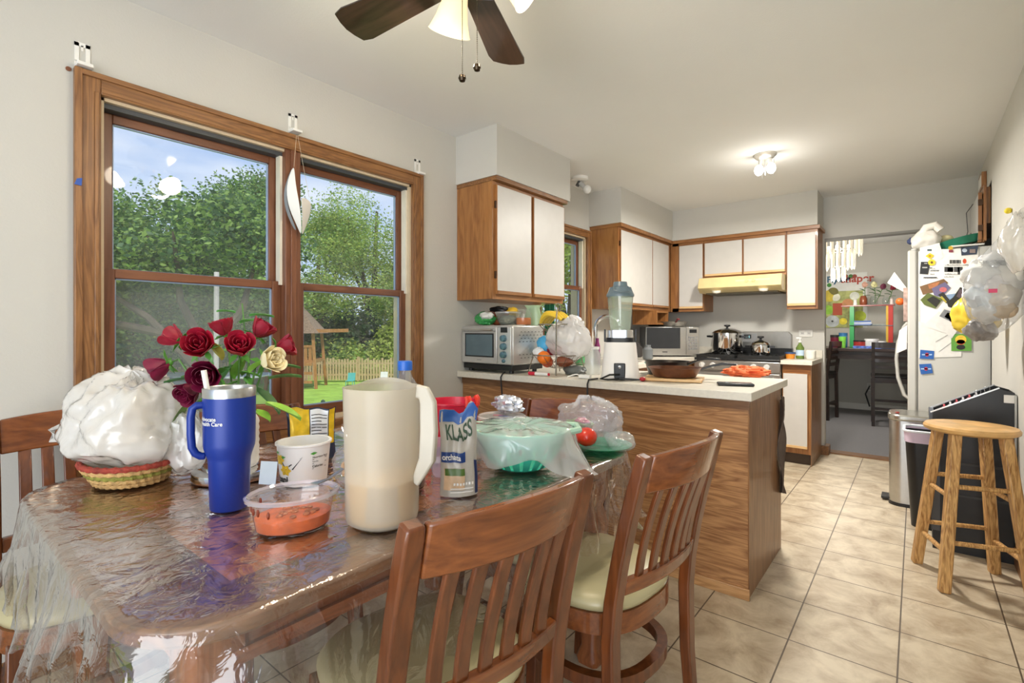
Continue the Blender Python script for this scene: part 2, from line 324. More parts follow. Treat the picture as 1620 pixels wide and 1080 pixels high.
def window(name, o, z_mid, n, glaz, casing, screen=None):
    y0, y1, z0, z1 = o; w = struct(name); c = casing
    f = MB(); g = XL+.022
    f.box(XL-.001, g, y0-c, y0, z0-c, z1+c).box(XL-.001, g, y1, y1+c, z0-c, z1+c)
    f.box(g, g+.008, y0-c, y0-c+.022, z0-c, z1+c).box(g, g+.008, y1+c-.022, y1+c, z0-c, z1+c)
    f.box(g, g+.005, y0-.02, y0-.006, z0-.006, z1+.006).box(g, g+.005, y1+.006, y1+.02, z0-.006, z1+.006)
    f.build('window_casing', OAKZ, w, bevel=.003)
    f = MB(); f.box(XL-.001, g+.001, y0, y1, z0-c, z0).box(XL-.001, g+.001, y0, y1, z1, z1+c).box(g, g+.009, y0-c+.02, y1+c-.02, z1+c-.022, z1+c-.002).box(g, g+.009, y0-c+.02, y1+c-.02, z0-c, z0-c+.022)
    f.box(g, g+.005, y0, y1, z1+.006, z1+.02)
    f.build('window_casing', OAKY, w, bevel=.003)
    # jamb liner
    f = MB(); f.box(X0, XL, y0, y0+.012, z0, z1).box(X0, XL, y1-.012, y1, z0, z1).box(X0, XL, y0, y1, z0, z0+.02).box(X0, XL, y0, y1, z1-.012, z1)
    f.build('jamb', mat('jamb_cream', 'C9B79A', .5), w)
    MB().box(X0+.02, XL-.02, y0+.01, y1-.01, z1-.03, z1-.008).build('track', mat('dark_track', '3B4046', .4), w)
    bays = []
    span = (y1-y0); mw = .075
    if n == 2:
        ym = (y0+y1)/2
        f = MB().box(X0, XL+.012, ym-mw/2, ym+mw/2, z0, z1); f.box(XL+.012, XL+.02, ym-.014, ym+.014, z0, z1)
        f.build('mullion', SASHZ, w, bevel=.003)
        bays = [(y0+.012, ym-mw/2), (ym+mw/2, y1-.012)]
    else: bays = [(y0+.012, y1-.012)]
    sw = .04 if n == 2 else .03
    for bi, (a, e) in enumerate(bays):
        for up in (0, 1):
            xs = XL-.05 if not up else XL-.085
            zz0, zz1 = (z0+.02, z_mid+.018) if not up else (z_mid-.018, z1-.028)
            t_ = MB(); t_.box(xs-.016, xs+.016, a, a+sw, zz0, zz1).box(xs-.016, xs+.016, e-sw, e, zz0, zz1)
            sh = t_.build('sash', SASHZ, w, bevel=.003)
            lo = .055 if not up else .036
            t_ = MB(); t_.box(xs-.0155, xs+.0155, a+sw, e-sw, zz0, zz0+lo).box(xs-.0155, xs+.0155, a+sw, e-sw, zz1-.036, zz1)
            t_.build('sash_rail', SASHY, sh, bevel=.003)
            MB().box(xs-.003, xs+.003, a+sw-.004, e-sw+.004, zz0+lo-.004, zz1-.034).build('glass_pane', glaz, sh, smooth=False)
            q = MB(); yy0, yy1, z_0, z_1 = a+sw, e-sw, zz0+lo, zz1-.036; k = .005
            q.box(xs-.006, xs+.006, yy0, yy0+k, z_0, z_1).box(xs-.006, xs+.006, yy1-k, yy1, z_0, z_1).box(xs-.006, xs+.006, yy0, yy1, z_0, z_0+k).box(xs-.006, xs+.006, yy0, yy1, z_1-k, z_1)
            q.build('glazing_bead', mat('glazing_bead', '8FA2BE', .4), sh)
            # pale vinyl track strips beside the upper sash gap
            if up:
                MB().box(XL-.06, XL-.02, e-.012, e+.001, z_mid, z1-.03).build('side_track', mat('vinyl_track', 'DCD5C4', .5), w)
        if screen and bi == 0:
            MB().box(XL-.118, XL-.116, a+.02, e-.02, z0+.02, z_mid).build('insect_screen', screen, w, smooth=False)
    return w
m = bpy.data.materials.new('insect_screen'); m.use_nodes = True; t = m.node_tree; t.nodes.clear()
a_ = t.nodes.new('ShaderNodeBsdfTransparent'); d_ = t.nodes.new('ShaderNodeBsdfDiffuse'); d_.inputs[0].default_value = lin('B4B8BA'); x_ = t.nodes.new('ShaderNodeMixShader'); x_.inputs[0].default_value = .17
t.links.new(a_.outputs[0], x_.inputs[1]); t.links.new(d_.outputs[0], x_.inputs[2]); q_ = t.nodes.new('ShaderNodeOutputMaterial'); t.links.new(x_.outputs[0], q_.inputs[0]); SCREEN = m
win1 = window('window_1', w1, 1.40, 2, GLASS, .075, SCREEN)
win2 = window('window_2', w2, 1.56, 1, GLASS, .065)

# ================= OUTSIDE =================
GZ = -1.15
GRASS = mat('lawn_grass', '9ABF4E', .9, var=.2, scale=3, bump=.5, bscale=40)
tag(MB().grid(lambda u, v: (-60+57.4*u, -40+100*v, GZ+.15*noise.noise(Vector((u*14, v*14, 0)))), 60, 60).build('lawn', GRASS), kind='structure')
LEAFS = [mat('leaf_'+n, c, .6, var=.35, scale=.8) for n, c in (('deep', '4A6C42'), ('mid', '64874C'), ('bright', '93B05A'), ('yellow', 'B4C25C'))]
for lm in LEAFS:
    tr = lm.node_tree; p = tr.nodes['Principled BSDF']; tl = tr.nodes.new('ShaderNodeBsdfTranslucent'); ms = tr.nodes.new('ShaderNodeMixShader'); ms.inputs[0].default_value = .35
    src = p.inputs['Base Color'].links[0].from_socket; tr.links.new(src, tl.inputs[0]); tr.links.new(p.outputs[0], ms.inputs[1]); tr.links.new(tl.outputs[0], ms.inputs[2])
    tr.links.new(ms.outputs[0], tr.nodes['Material Output'].inputs[0])
BARK = mat('tree_bark', '5A4E42', .9, var=.3, scale=6, bump=.6, bscale=20)
def leaf_cloud(blobs, n, ls, rnd, mats2=True):
    b = MB()
    tot = sum(r[0]*r[1]+r[1]*r[2] for _, r in blobs)
    for c, r in blobs:
        k = int(n*(r[0]*r[1]+r[1]*r[2])/tot)
        for _ in range(k):
            th = rnd.uniform(0, 2*pi); cz = rnd.uniform(-1, 1); sr = math.sqrt(1-cz*cz); d = Vector((sr*cos(th), sr*sin(th), cz))
            q = rnd.uniform(.45, 1.05)*(1+.55*noise.noise(d*2.6+Vector(c)))
            p = Vector((c[0]+d.x*r[0]*q, c[1]+d.y*r[1]*q, c[2]+d.z*r[2]*q))
            ax = Vector((rnd.gauss(0, 1), rnd.gauss(0, 1), rnd.gauss(0, 1)*.5)).normalized(); bx = ax.cross(Vector((rnd.gauss(0, 1), rnd.gauss(0, 1), rnd.gauss(0, 1)))).normalized()
            s = ls*rnd.uniform(.6, 1.4)
            b.add([p-ax*s, p+bx*s*.55, p+ax*s, p-bx*s*.55], [(0, 1, 2, 3)], 1 if (mats2 and rnd.random() < .4) else 0)
    return b
def tree(label, x, y, h, cr, mi, seed, n=9000, low=.35, ls=.13, group='trees beyond the lawn', name='leafy_tree'):
    rnd = random.Random(seed); o = thing(name, label, 'tree', (x, y, GZ), 0, group)
    t_ = MB(); top = h*.75
    t_.tube([(0, 0, 0), (.1, .05, h*low*.6), (.05, -.1, h*low), (.1, .1, top)], [h*.028, h*.022, h*.018, h*.006], 8)
    blobs = []
    for i in range(9):
        a = i*2.4; rr = cr*.55; z = h*(low+(1-low)*rnd.uniform(.12, .85)); f = 1-.55*max(0, (z/h-.6))/.4
        c = (rr*cos(a)*f, rr*sin(a)*f, z); blobs.append((c, (cr*.48, cr*.48, h*(1-low)*.2)))
        t_.tube([(0, 0, h*low*.8), (c[0]*.4, c[1]*.4, h*low+(z-h*low)*.4), c], [h*.012, h*.008, h*.003], 6)
    t_.build('trunk', BARK, o)
    leaf_cloud(blobs, n, ls, rnd).build('crown', [LEAFS[mi], LEAFS[min(mi+1, 3)]], o, smooth=False)
    return o
def dirpos(px, d):      # ground point seen at column px and depth d
    u = (px-810)/F*d; return (u*CA-d*SA, u*SA+d*CA)
for i, (px, d, h, cr, mi, lb) in enumerate([
    (225, 13.5, 6.5, 2.6, 1, 'dark branching tree filling the left side of the left window'),
    (325, 16.5, 7.4, 2.8, 1, 'dark tree with bare limbs behind the roses in the left window'),
    (398, 19, 8.2, 2.4, 1, 'mid green tree beside the centre post of the big window'),
    (130, 17, 7.5, 3.0, 0, 'dark tree seen at the far left edge of the big window'),
    (592, 28, 12, 3.8, 2, 'tall bright green maple in the right window'),
    (500, 26, 8.6, 3.2, 2, 'mid green tree behind the playhouse roof'),
    (672, 26, 9.5, 3.0, 2, 'bright tree at the right edge of the right window'),
    (902, 14, 7.5, 3.0, 3, 'tall bright tree seen through the small kitchen window')]):
    x, y = dirpos(px, d); tree(lb, x, y, h, cr, mi, i+3, n=30000, low=.26, ls=.062 if d > 10 else .05, group=None)
def shrub(label, px, d, r, h, mi, seed, n=2500, ls=.09, cone=False):
    rnd = random.Random(seed); x, y = dirpos(px, d); o = thing('garden_shrub', label, 'shrub', (x, y, GZ))
    bl = [((0, 0, h*.45), (r, r, h*.5)), ((r*.5, 0, h*.35), (r*.7, r*.7, h*.36)), ((-r*.5, .2, h*.32), (r*.7, r*.7, h*.34))]
    if cone: bl = [((0, 0, h*(.2+.2*k)), (r*(1-.2*k),)*2+(h*.2,)) for k in range(4)]
    leaf_cloud(bl, n, ls, rnd).build('foliage', [LEAFS[mi], LEAFS[min(3, mi+1)]], o, smooth=False)
    MB().tube([(0, 0, 0), (0, 0, h*.6)], [.05, .02], 6).build('stem', BARK, o); return o
shrub('rounded yellow green conifer above the fence in the right window', 615, 24.3, 1.5, 2.7, 3, 41, 5000, cone=True)
shrub('low green shrub in front of the dark trees beside the conifer', 560, 24.5, 1.5, 2.0, 2, 42)
for i, (px, d, h) in enumerate([(215, 23, 4.4), (290, 24, 3.8), (365, 25, 5.0), (440, 27, 4.4), (520, 27, 4.0), (560, 28, 4.4), (650, 27, 4.2), (150, 20, 4.4)]):
    shrub(['leftmost dark hedge bush behind the left lawn', 'second dark hedge bush from the left behind the lawn', 'third dark hedge bush from the left behind the lawn', 'fourth dark hedge bush from the left, by the window centre', 'dark hedge bush behind the playhouse', 'dark hedge bush right of the playhouse', 'dark hedge bush behind the yellow green conifer', 'dark hedge bush beyond the left window edge'][i], px, d, 2.1, h, 0, 60+i, 4500, .14)
# picket fence
FW = mat('weathered_picket', 'C9AE86', .85, var=.15); 
def fence(px0, px1, d0, d1, h, label):
    a = Vector(dirpos(px0, d0)); e = Vector(dirpos(px1, d1)); ln = (e-a).length; n = int(ln/.13); dr = (e-a).normalized()
    o = thing('picket_fence', label, 'fence', (a.x, a.y, GZ), math.atan2(dr.y, dr.x)); b = MB()
    rnd = random.Random(5)
    for i in range(n):
        x = i*.13; hh = h*rnd.uniform(.93, 1.04); b.prism([(x, 0), (x+.09, 0), (x+.09, .02), (x, .02)], .05, hh); 
    b.build('pickets', FW, o, smooth=False)
    b = MB().box(0, ln, .02, .06, h*.25, h*.33).box(0, ln, .02, .06, h*.75, h*.83); b.build('rails', FW, o)
    for k in range(int(ln/2.4)+1): MB().box(k*2.4, k*2.4+.1, .02, .12, 0, h*1.08).build('fence_post', FW, o)
fence(90, 480, 16.0, 22.3, 1.0, 'low weathered picket fence behind the trees in the left window')
fence(480, 700, 22.3, 22.3, 1.03, 'pale wooden picket fence across the lawn in the right window')
# playhouse
x, y = dirpos(476, 20.0); PW = wood('play_wood', '9A6434', 'C08A54', 'z', .7, 1, 5)
o = thing('playhouse', 'wooden garden playhouse with shingled pointed roof beside the lawn', 'playhouse', (x, y, GZ), A+R(8)); o.scale = (1.15, 1.15, 1.15)
for sx_ in (-.75, .55):
    for sy_ in (-.6, .6): MB().bar([(sx_*1.25, sy_*1.2, 0), (sx_, sy_, 1.95)], .09, .09, up=(0, 1, 0)).build('post', PW, o)
MB().box(-.85, .65, -.65, .65, .9, 1.0).build('deck', PW, o)
b = MB()
for k in range(9): b.box(-.75+.145*k, -.64+.145*k, -.62, -.59, 1.0, 1.42)
b.box(-.8, .6, -.64, -.6, 1.42, 1.5); b.build('railing', PW, o)
for k in range(3): MB().bar([(.55, -.68, .25+.3*k), (-.85, -.68, .25+.3*k)], .08, .09).build('ladder_rung', PW, o)
b = MB(); b.add([(-.95, -.8, 1.9), (.75, -.8, 1.9), (.75, .8, 1.9), (-.95, .8, 1.9), (-.1, -.1, 3.0), (-.1, .1, 3.0)], [(0, 1, 4), (1, 2, 5, 4), (2, 3, 5), (3, 0, 4, 5), (0, 3, 2, 1)])
b.build('roof', mat('shingle', '8A7462', .9, var=.35, scale=25), o, smooth=False)
MB().bar([(.5, -.5, 1.98), (1.7, -.5, 2.0)], .09, .12).build('swing_beam', PW, o)
for px, d, col, lb in ((554, 20.5, '5FB8B4', 'turquoise garden chair on the lawn before the fence'), (606, 21, 'E4E4DE', 'white garden chair on the lawn before the fence')):
    x, y = dirpos(px, d); cm = mat('garden_chair_'+col, col, .5); o = thing('garden_chair', lb, 'chair', (x, y, GZ), A); o.scale = (.62, .62, .62)
    MB().box(-.25, .25, -.25, .2, .33, .37).build('seat', cm, o); MB().bar([(0, .2, .3), (0, .36, .85)], .5, .03, up=(0, 1, 0)).build('backrest', cm, o)
    for q in ((-.22, -.22), (.22, -.22), (-.22, .2), (.22, .2)): MB().box(q[0]-.02, q[0]+.02, q[1]-.02, q[1]+.02, 0, .35).build('leg', cm, o)
for px, d, h, lb in ((511, 8.2, 1.16, 'dark green garden stake nearest the window centre post'), (563, 8.2, 1.14, 'dark green garden stake seen over the white pitcher'), (551, 9.5, .7, 'thin wire stake between the two green stakes')):
    x, y = dirpos(px, d); tag(MB().lathe([(.035, 0), (.035, h), (.0, h+.02)], n=8).build('garden_stake', mat('stake_green', '2B4A38', .6), loc=(x, y, GZ)), lb, 'stake')
# white patio table and grill cover seen in lower left window
x, y = dirpos(310, 13); o = thing('patio_table', 'white patio table outside the lower left window', 'table', (x, y, GZ), A); o.scale = (1.7, 1.2, 1.05)
PT = mat('patio_white', 'DDE2E4', .4)
MB().box(-1.1, 1.1, -.6, .6, 1.06, 1.1).build('tabletop', PT, o, bevel=.01)
for q in ((-1, -.5), (1, -.5), (-1, .5), (1, .5)): MB().box(q[0]-.03, q[0]+.03, q[1]-.03, q[1]+.03, 0, 1.06).build('leg', PT, o)
x, y = dirpos(215, 11.5); tag(MB().lathe([(1.25, 0), (1.25, 1.1), (1.2, 1.14), (0, 1.16)], n=32).build('garden_pool', mat('pool_dark', '5A6266', .5), loc=(x, y, GZ)), 'dark grey round cover beyond the white patio table', 'pool cover')
# white pole outside (slanting)
x, y = dirpos(347, 6); tag(MB().tube([(0, 0, 0), (-.1, 0, 1.5), (-.22, .05, 3.05)], .03, 8).build('garden_pole', mat('pale_pole', 'CFC7C0', .6), loc=(x, y, GZ)), 'slanting pale pole outside the left window above the roses', 'pole')
# big bare limbs in front of dark trees
x, y = dirpos(330, 11.2)
o = thing('branching_tree', 'bare spreading limbs of the old tree outside the lower left window', 'tree', (x, y, GZ), 0)
b = MB()
b.tube([(0, 0, 0), (0, 0, 1.2), (-.1, 0, 1.9)], [.24, .2, .17], 9)
for p_ in ([(0, 0, 1.2), (-.9, -.9, 2.6), (-1.9, -1.7, 3.4)], [(-.1, 0, 1.8), (-.5, -.4, 3.0), (-.3, -.6, 4.5)], [(-.1, 0, 1.7), (.3, .6, 2.8), (.2, 1.0, 4.2)], [(-.6, -.5, 2.2), (-1.2, -1.6, 2.5), (-1.6, -2.4, 3.4)]): b.tube(p_, [.11, .08, .03], 7)
b.build('trunk', BARK, o)
leaf_cloud([((-1.4, -1.4, 4.0), (1.1, 1.1, .7)), ((.1, .2, 4.6), (1.2, 1.2, .8)), ((.6, 1.2, 4.1), (.9, .9, .7)), ((-.8, -.2, 3.7), (.8, .9, .5))], 7000, .07, random.Random(9)).build('crown', [LEAFS[0], LEAFS[2]], o, smooth=False)
# ================= KITCHEN CABINETS =================
def slab_door(par, axis, pos, a0, a1, z0, z1, hinge=None, trim_bottom=True, side=1):
    """white slab door with a thin wooden edge; axis 'x': face looks along +x at x=pos spanning y a0..a1; axis 'y': face looks along -y at y=pos spanning x"""
    t = .018
    def bx(b, p0, p1, q0, q1, r0, r1):
        if axis == 'x': b.box(pos+p0, pos+p1, q0, q1, r0, r1)
        else: b.box(q0, q1, pos-p1, pos-p0, r0, r1)
        return b
    d = bx(MB(), 0, t, a0, a1, z0+(.022 if trim_bottom else 0), z1).build('door', LAM, par, bevel=.0015)
    if trim_bottom: bx(MB(), 0, t+.006, a0, a1, z0, z0+.022).build('door_pull_strip', RAW if axis == 'y' else CABY, d, bevel=.002)
    bx(bx(MB(), 0, t-.001, a0-.004, a0-.0005, z0, z1+.004), 0, t-.001, a1+.0005, a1+.004, z0, z1+.004).build('edge_band', CABZ, d)
    bx(MB(), 0, t-.001, a0, a1, z1+.0005, z1+.005).build('edge_band', CABY if axis == 'x' else CABX, d)
    if hinge is not None:
        for zz in (z0+.12, z1-.12):
            q = a0-.012 if hinge == 0 else a1+.001
            bx(MB(), .0, t-.004, q, q+.011, zz-.022, zz+.022).build('hinge', mat('bronze_hinge', '4A3524', .4, .6), d)
    return d
# A: cabinet right of the big window
o = thing('wall_cabinet', 'oak wall cabinet with two white doors above the toaster oven', 'cabinet', (0, 0, 0))
xa, xb, ya, yb, za, zb = XL+.002, -2.02, 2.285, 3.07, 1.376, 2.104
MB().box(xa, xb-.019, ya, yb, za, zb).build('carcass', CABZ, o, bevel=.002)
boxes('face_frame', CABZ, o, [(xb-.019, xb, ya, ya+.035, za, zb), (xb-.019, xb, yb-.035, yb, za, zb), (xb-.019, xb, (ya+yb)/2-.02, (ya+yb)/2+.02, za, zb)])
boxes('face_frame', CABY, o, [(xb-.018, xb+.001, ya+.035, yb-.035, za, za+.035), (xb-.018, xb+.001, ya+.035, yb-.035, zb-.03, zb)])
slab_door(o, 'x', xb, ya+.03, (ya+yb)/2-.018, za+.03, zb-.025, 0); slab_door(o, 'x', xb, (ya+yb)/2+.018, yb-.01, za+.03, zb-.025, 1)
# B: wall cabinets along the window wall to the corner
o = thing('wall_cabinet', 'oak wall cabinet with white doors between the kitchen window and the corner', 'cabinet', (0, 0, 0))
xb2, y0, y1 = -2.05, 4.0, 5.17
MB().box(xa, xb2-.019, y0, YF-.002, za, zb).build('carcass', CABZ, o, bevel=.002)
boxes('face_frame', CABZ, o, [(xb2-.019, xb2, y0, y0+.03, za, zb), (xb2-.019, xb2, y1-.04, y1+.03, za, zb)])
boxes('face_frame', CABY, o, [(xb2-.018, xb2+.001, y0+.03, y1, za, za+.04), (xb2-.018, xb2+.001, y0+.03, y1, zb-.03, zb)])
slab_door(o, 'x', xb2, 4.03, 4.70, za+.035, zb-.03, 0); slab_door(o, 'x', xb2, 4.715, 5.12, za+.035, zb-.03)
# small wooden cubby under cabinet B
o2 = thing('spice_cubby', 'small open wooden cubby hanging under the corner cabinet', 'shelf', (-2.12, 4.88, 1.376))
boxes('side_panel', CABZ, o2, [(-.14, .12, -.15, -.13, -.14, 0), (-.14, .12, .13, .15, -.14, 0)]); boxes('shelf', CABY, o2, [(-.14, .12, -.13, .13, -.14, -.12), (-.14, .12, -.13, .13, -.02, -.001)])
# far wall cabinets
def far_cab(x0, x1, z0, doors, label):
    o = thing('wall_cabinet', label, 'cabinet', (0, 0, 0)); yf = 5.215
    MB().box(x0, x1, yf+.019, YF-.002, z0, zb).build('carcass', CABZ, o, bevel=.002)
    xs = [x0]+[d[1] for d in doors]
    bl = [(x0, x0+.022, yf, yf+.019, z0, zb), (x1-.022, x1, yf, yf+.019, z0, zb)]+[(d[1]-.01, d[1]+.012, yf, yf+.019, z0, zb) for d in doors[:-1]]
    boxes('face_frame', CABZ, o, bl); boxes('face_frame', CABX, o, [(x0+.022, x1-.022, yf-.001, yf+.018, z0, z0+.035), (x0+.022, x1-.022, yf-.001, yf+.018, zb-.03, zb)])
    for a, e in doors: slab_door(o, 'y', yf, a+.006, e-.006, z0+.03, zb-.035)
    return o
o = far_cab(-2.05, -1.70, za, [(-1.955, -1.70)], 'tall white door wall cabinet in the corner left of the range hood')
MB().box(-2.05, -1.96, 5.214, 5.234, za, zb).build('filler_panel', CABZ, o)
far_cab(-1.697, -.94, 1.70, [(-1.69, -1.32), (-1.315, -.945)], 'short wall cabinet with two white doors above the range hood')
far_cab(-.937, -.69, za, [(-.937, -.70)], 'tall white door wall cabinet right of the range hood')
# range hood
HOOD = mat('almond_enamel', 'D8C48E', .35, var=.08, scale=10)
o = thing('range_hood', 'yellowed almond range hood mounted under the short cabinet', 'range hood', (0, 0, 0))
b = MB(); x0, x1 = -1.69, -.945
pr = [(YF-.003, 1.55), (5.06, 1.55), (5.0, 1.595), (5.04, 1.698), (YF-.003, 1.698)]
b.add([(x0, y, z) for y, z in pr]+[(x1, y, z) for y, z in pr], [(0, 1, 2, 3, 4), (9, 8, 7, 6, 5)]+[(i, (i+1) % 5, 5+(i+1) % 5, 5+i) for i in range(5)])
b.build('housing', HOOD, o, bevel=.004)
MB().box(x0+.05, x1-.05, 5.1, YF-.05, 1.538, 1.55).build('grease_filter', mat('filter_mesh', '6A6350', .5, .5), o)
for xx in (-1.52, -1.10): MB().lathe([(.0, -.03), (.035, -.022), (.045, 0)], (xx, 5.045, 1.567), 16).build('hood_lamp', mat('lamp_lens', 'EDE8D8', .2), o)
for k, xx in enumerate((-1.24, -1.18)): MB().lathe([(.016, 0), (.015, .014), (0, .015)], n=14, M=Matrix.Translation((xx, 5.022, 1.645)) @ Matrix.Rotation(R(90), 4, 'X')).build('knob', HOOD, o)
MB().box(-1.34, -1.04, 5.0195, 5.0225, 1.63, 1.66).build('control_strip', mat('control_strip', 'E6D6A6', .3), o)

# ---- base units ----
def base(name, label, x0, x1, y0, y1, face, n, cat='cabinet'):
    o = thing(name, label, cat, (0, 0, 0)); MB().box(x0, x1, y0, y1, .1, .875).build('carcass', CABZ, o, bevel=.002)
    MB().box(x0+.002, x1-.002, y0+(.06 if face == 'y' else 0), y1-(0), 0, .1).build('toe_kick', mat('toe_kick_brown', '4A3A2C', .6), o)
    for i in range(n):
        if face == 'y':
            w = (x1-x0)/n; slab_door(o, 'y', y0, x0+i*w+.01, x0+(i+1)*w-.025, .15, .80)
        else:
            w = (y1-y0)/n; slab_door(o, 'x', x1, y0+i*w+.01, y0+(i+1)*w-.01, .15, .80)
    return o
o = base('base_cabinet', 'narrow white door base cabinet right of the range beside the doorway', -.925, -.705, 4.95, YF-.002, 'y', 1)
MB().box(-.706, -.700, 4.95, YF-.002, 0, .875).build('end_panel', PENZ, o); MB().box(-.925, -.706, 4.945, 4.95, .80, .875).build('drawer_rail', wood('dark_rail', '6A3D1C', '93602F', 'x'), o)
base('base_cabinet', 'base cabinets under the corner microwave', -2.325, -1.70, 4.95, YF-.002, 'y', 1)
base('base_cabinet', 'sink base cabinets under the kitchen window', -2.325, -1.72, 3.06, 4.94, 'x', 4)
tag(MB().box(-.935, -.69, 4.91, YF-.003, .878, .916).build('countertop', CTOP, bevel=.003), 'short pale countertop right of the range', 'countertop')
tag(MB().prism([(-2.327, 3.07), (-1.69, 3.07), (-1.69, 4.91), (-1.70, 4.91), (-1.70, YF-.003), (-2.327, YF-.003)], .878, .916).build('countertop', CTOP, bevel=.003), 'pale L-shaped countertop under the kitchen window and microwave', 'countertop')
tag(MB().box(-2.327, -1.70, YF-.022, YF-.003, .917, 1.0).build('backsplash', CTOP, bevel=.002), 'low pale backsplash behind the microwave', 'backsplash')
tag(MB().box(-.925, -.69, YF-.022, YF-.003, .917, .99).build('backsplash', CTOP, bevel=.002), 'low pale backsplash behind the soap bottle right of the range', 'backsplash')
# peninsula
o = thing('peninsula_cabinet', 'wood panelled peninsula cabinet between dining table and kitchen', 'cabinet', (0, 0, 0))
MB().box(XL+.003, -.585, 2.35, 3.02, .02, .875).build('carcass', PENX, o)
MB().box(XL+.003, -.571, 2.338, 2.35, 0, .835).build('back_panel', PENX, o)
MB().box(XL+.003, -.565, 2.33, 2.35, .835, .875).build('top_rail', wood('dark_rail_b', '6E4A2C', '8A6240', 'x'), o)
MB().box(-.585, -.571, 2.35, 3.02, .0, .875).build('end_panel', PENZ, o)
MB().box(XL+.003, -.563, 2.326, 2.338, 0, .05).build('base_moulding', wood('base_mould', '9A6E42', 'C09464', 'x'), o, bevel=.003)
MB().box(-.571, -.566, 2.335, 2.352, .05, .835).build('corner_strip', OAKZ, o)
tag(MB().box(XL+.002, -.545, 2.285, 3.055, .878, .916).build('countertop', CTOP, bevel=.003), 'long pale peninsula countertop carrying the blender and toaster oven', 'countertop')
# rag hanging from the end of peninsula
def rag(u, v): return (-.555+.012*sin(v*9+u*4), 2.93+.1*u*(.4+.6*v)+.02*sin(v*7), .84-.52*v-.03*u)
tag(MB().grid(rag, 8, 20).build('hanging_rag', mat('dark_rag', '5A4C42', .9, var=.2), thick=.006), 'dark torn rag hanging at the back corner of the peninsula end', 'rag')

# ---- range ----
SS = mat('range_steel', 'A9A8A4', .32, .9, var=.04, scale=30)
o = thing('gas_range', 'stainless gas range with black grates between the base cabinets', 'range', (-1.31, 5.2, 0))
MB().box(-.378, .378, -.27, .31, .02, .895).build('body', SS, o, bevel=.004)
MB().box(-.378, .378, -.30, .24, .895, .915).build('cooktop', BLK, o, bevel=.004)
MB().box(-.378, .378, -.305, -.27, .80, .893).build('control_panel', SS, o, bevel=.006)
dd = MB().box(-.375, .375, -.30, -.27, .20, .785).build('oven_door', SS, o, bevel=.004)
MB().box(-.28, .28, -.304, -.299, .32, .66).build('oven_window', BLK, dd)
MB().tube([(-.32, -.30, .745), (-.32, -.335, .745), (.32, -.335, .745), (.32, -.30, .745)], .012, 10).build('handle', STEEL, dd)
MB().box(-.375, .375, -.30, -.27, .03, .19).build('drawer', SS, o, bevel=.004)
for k in (-.3, -.2, 0, .16, .27):
    MB().lathe([(.026, 0), (.024, .022), (.0, .023)], n=18, M=Matrix.Translation((k, -.305, .847)) @ Matrix.Rotation(R(90), 4, 'X')).box(k-.004, k+.004, -.336, -.322, .825, .868).build('knob', mat('knob_grey', 'D0CFCB', .3), o)
g = MB(); GR = mat('cast_iron', '141414', .55, var=.1)
for cx in (-.19, .19):
    for s_ in (-1, 1):
        g.box(cx-.175, cx+.175, -.03+s_*.24-.008, -.03+s_*.24+.008, .915, .945).box(cx+s_*.17-.008, cx+s_*.17+.008, -.27, .21, .915, .945)
    for q in (-.15, .09): g.box(cx-.17, cx+.17, q-.006, q+.006, .93, .945)
    for q in (-.08, 0, .08): g.box(cx+q-.006, cx+q+.006, -.27, .21, .93, .945)
g.build('grate', GR, o)
for cx in (-.19, .19):
    for cy in (-.15, .09): MB().lathe([(.045, 0), (.045, .012), (0, .014)], (cx, cy, .915), 18).build('burner', GR, o)
MB().box(-.375, .375, .245, .31, .915, 1.0).build('rear_vent', BLK, o)
pr = [(-.37, 1.0), (-.37, 1.135), (-.34, 1.165), (.34, 1.165), (.37, 1.135), (.37, 1.0)]
b = MB(); b.add([(x, .25, z) for x, z in pr]+[(x, .31, z) for x, z in pr], [(0, 1, 2, 3, 4, 5), (11, 10, 9, 8, 7, 6)]+[(i, (i+1) % 6, 6+(i+1) % 6, 6+i) for i in range(6)]); b.build('backguard', SS, o, bevel=.004)
c_ = MB().box(-.11, .06, .244, .251, 1.06, 1.145).build('control_display', mat('display_grey', '8E8F90', .3), o)
MB().box(-.06, .01, .241, .245, 1.095, 1.135).build('clock', BLK, c_)
textmesh('4:15', .03, mat('led_teal', '9ED8E0', .4, emit='9ED8E0', es=1), c_, frame_fn((-.052, .2405, 1.103), (1, 0, 0), (0, 0, 1)))
# stock pot
def pot(name, label, loc, r, h, lid=True, sc=1):
    o = thing(name, label, 'pot', loc)
    MB().lathe([(r*.97, 0), (r, .01), (r, h), (r+.006, h+.003), (r-.004, h+.003), (r-.004, .01), (0, .008)], n=36, cap=False).build('pot_body', CHROME, o)
    MB().lathe([(r+.003, h+.004), (r*.9, h+.02), (r*.5, h+.042), (0, h+.048)], n=36).build('lid', CHROME, o)
    MB().lathe([(.012, h+.046), (.01, h+.06), (.03, h+.07), (.028, h+.082), (0, h+.085)], n=18).build('lid_knob', BLK, o)
    for s_ in (-1, 1): MB().bar([(s_*r, -.035, h*.82), (s_*(r+.04), -.03, h*.84), (s_*(r+.04), .03, h*.84), (s_*r, .035, h*.82)], .018, .018).build('handle', BLK, o)
    return o
pot('stock_pot', 'tall steel stock pot with glossy lid on the left of the range', (-1.47, 5.22, .946), .142, .205)
pot('saucepan', 'small steel saucepan with black handles on the right of the range', (-1.14, 5.12, .946), .082, .095)

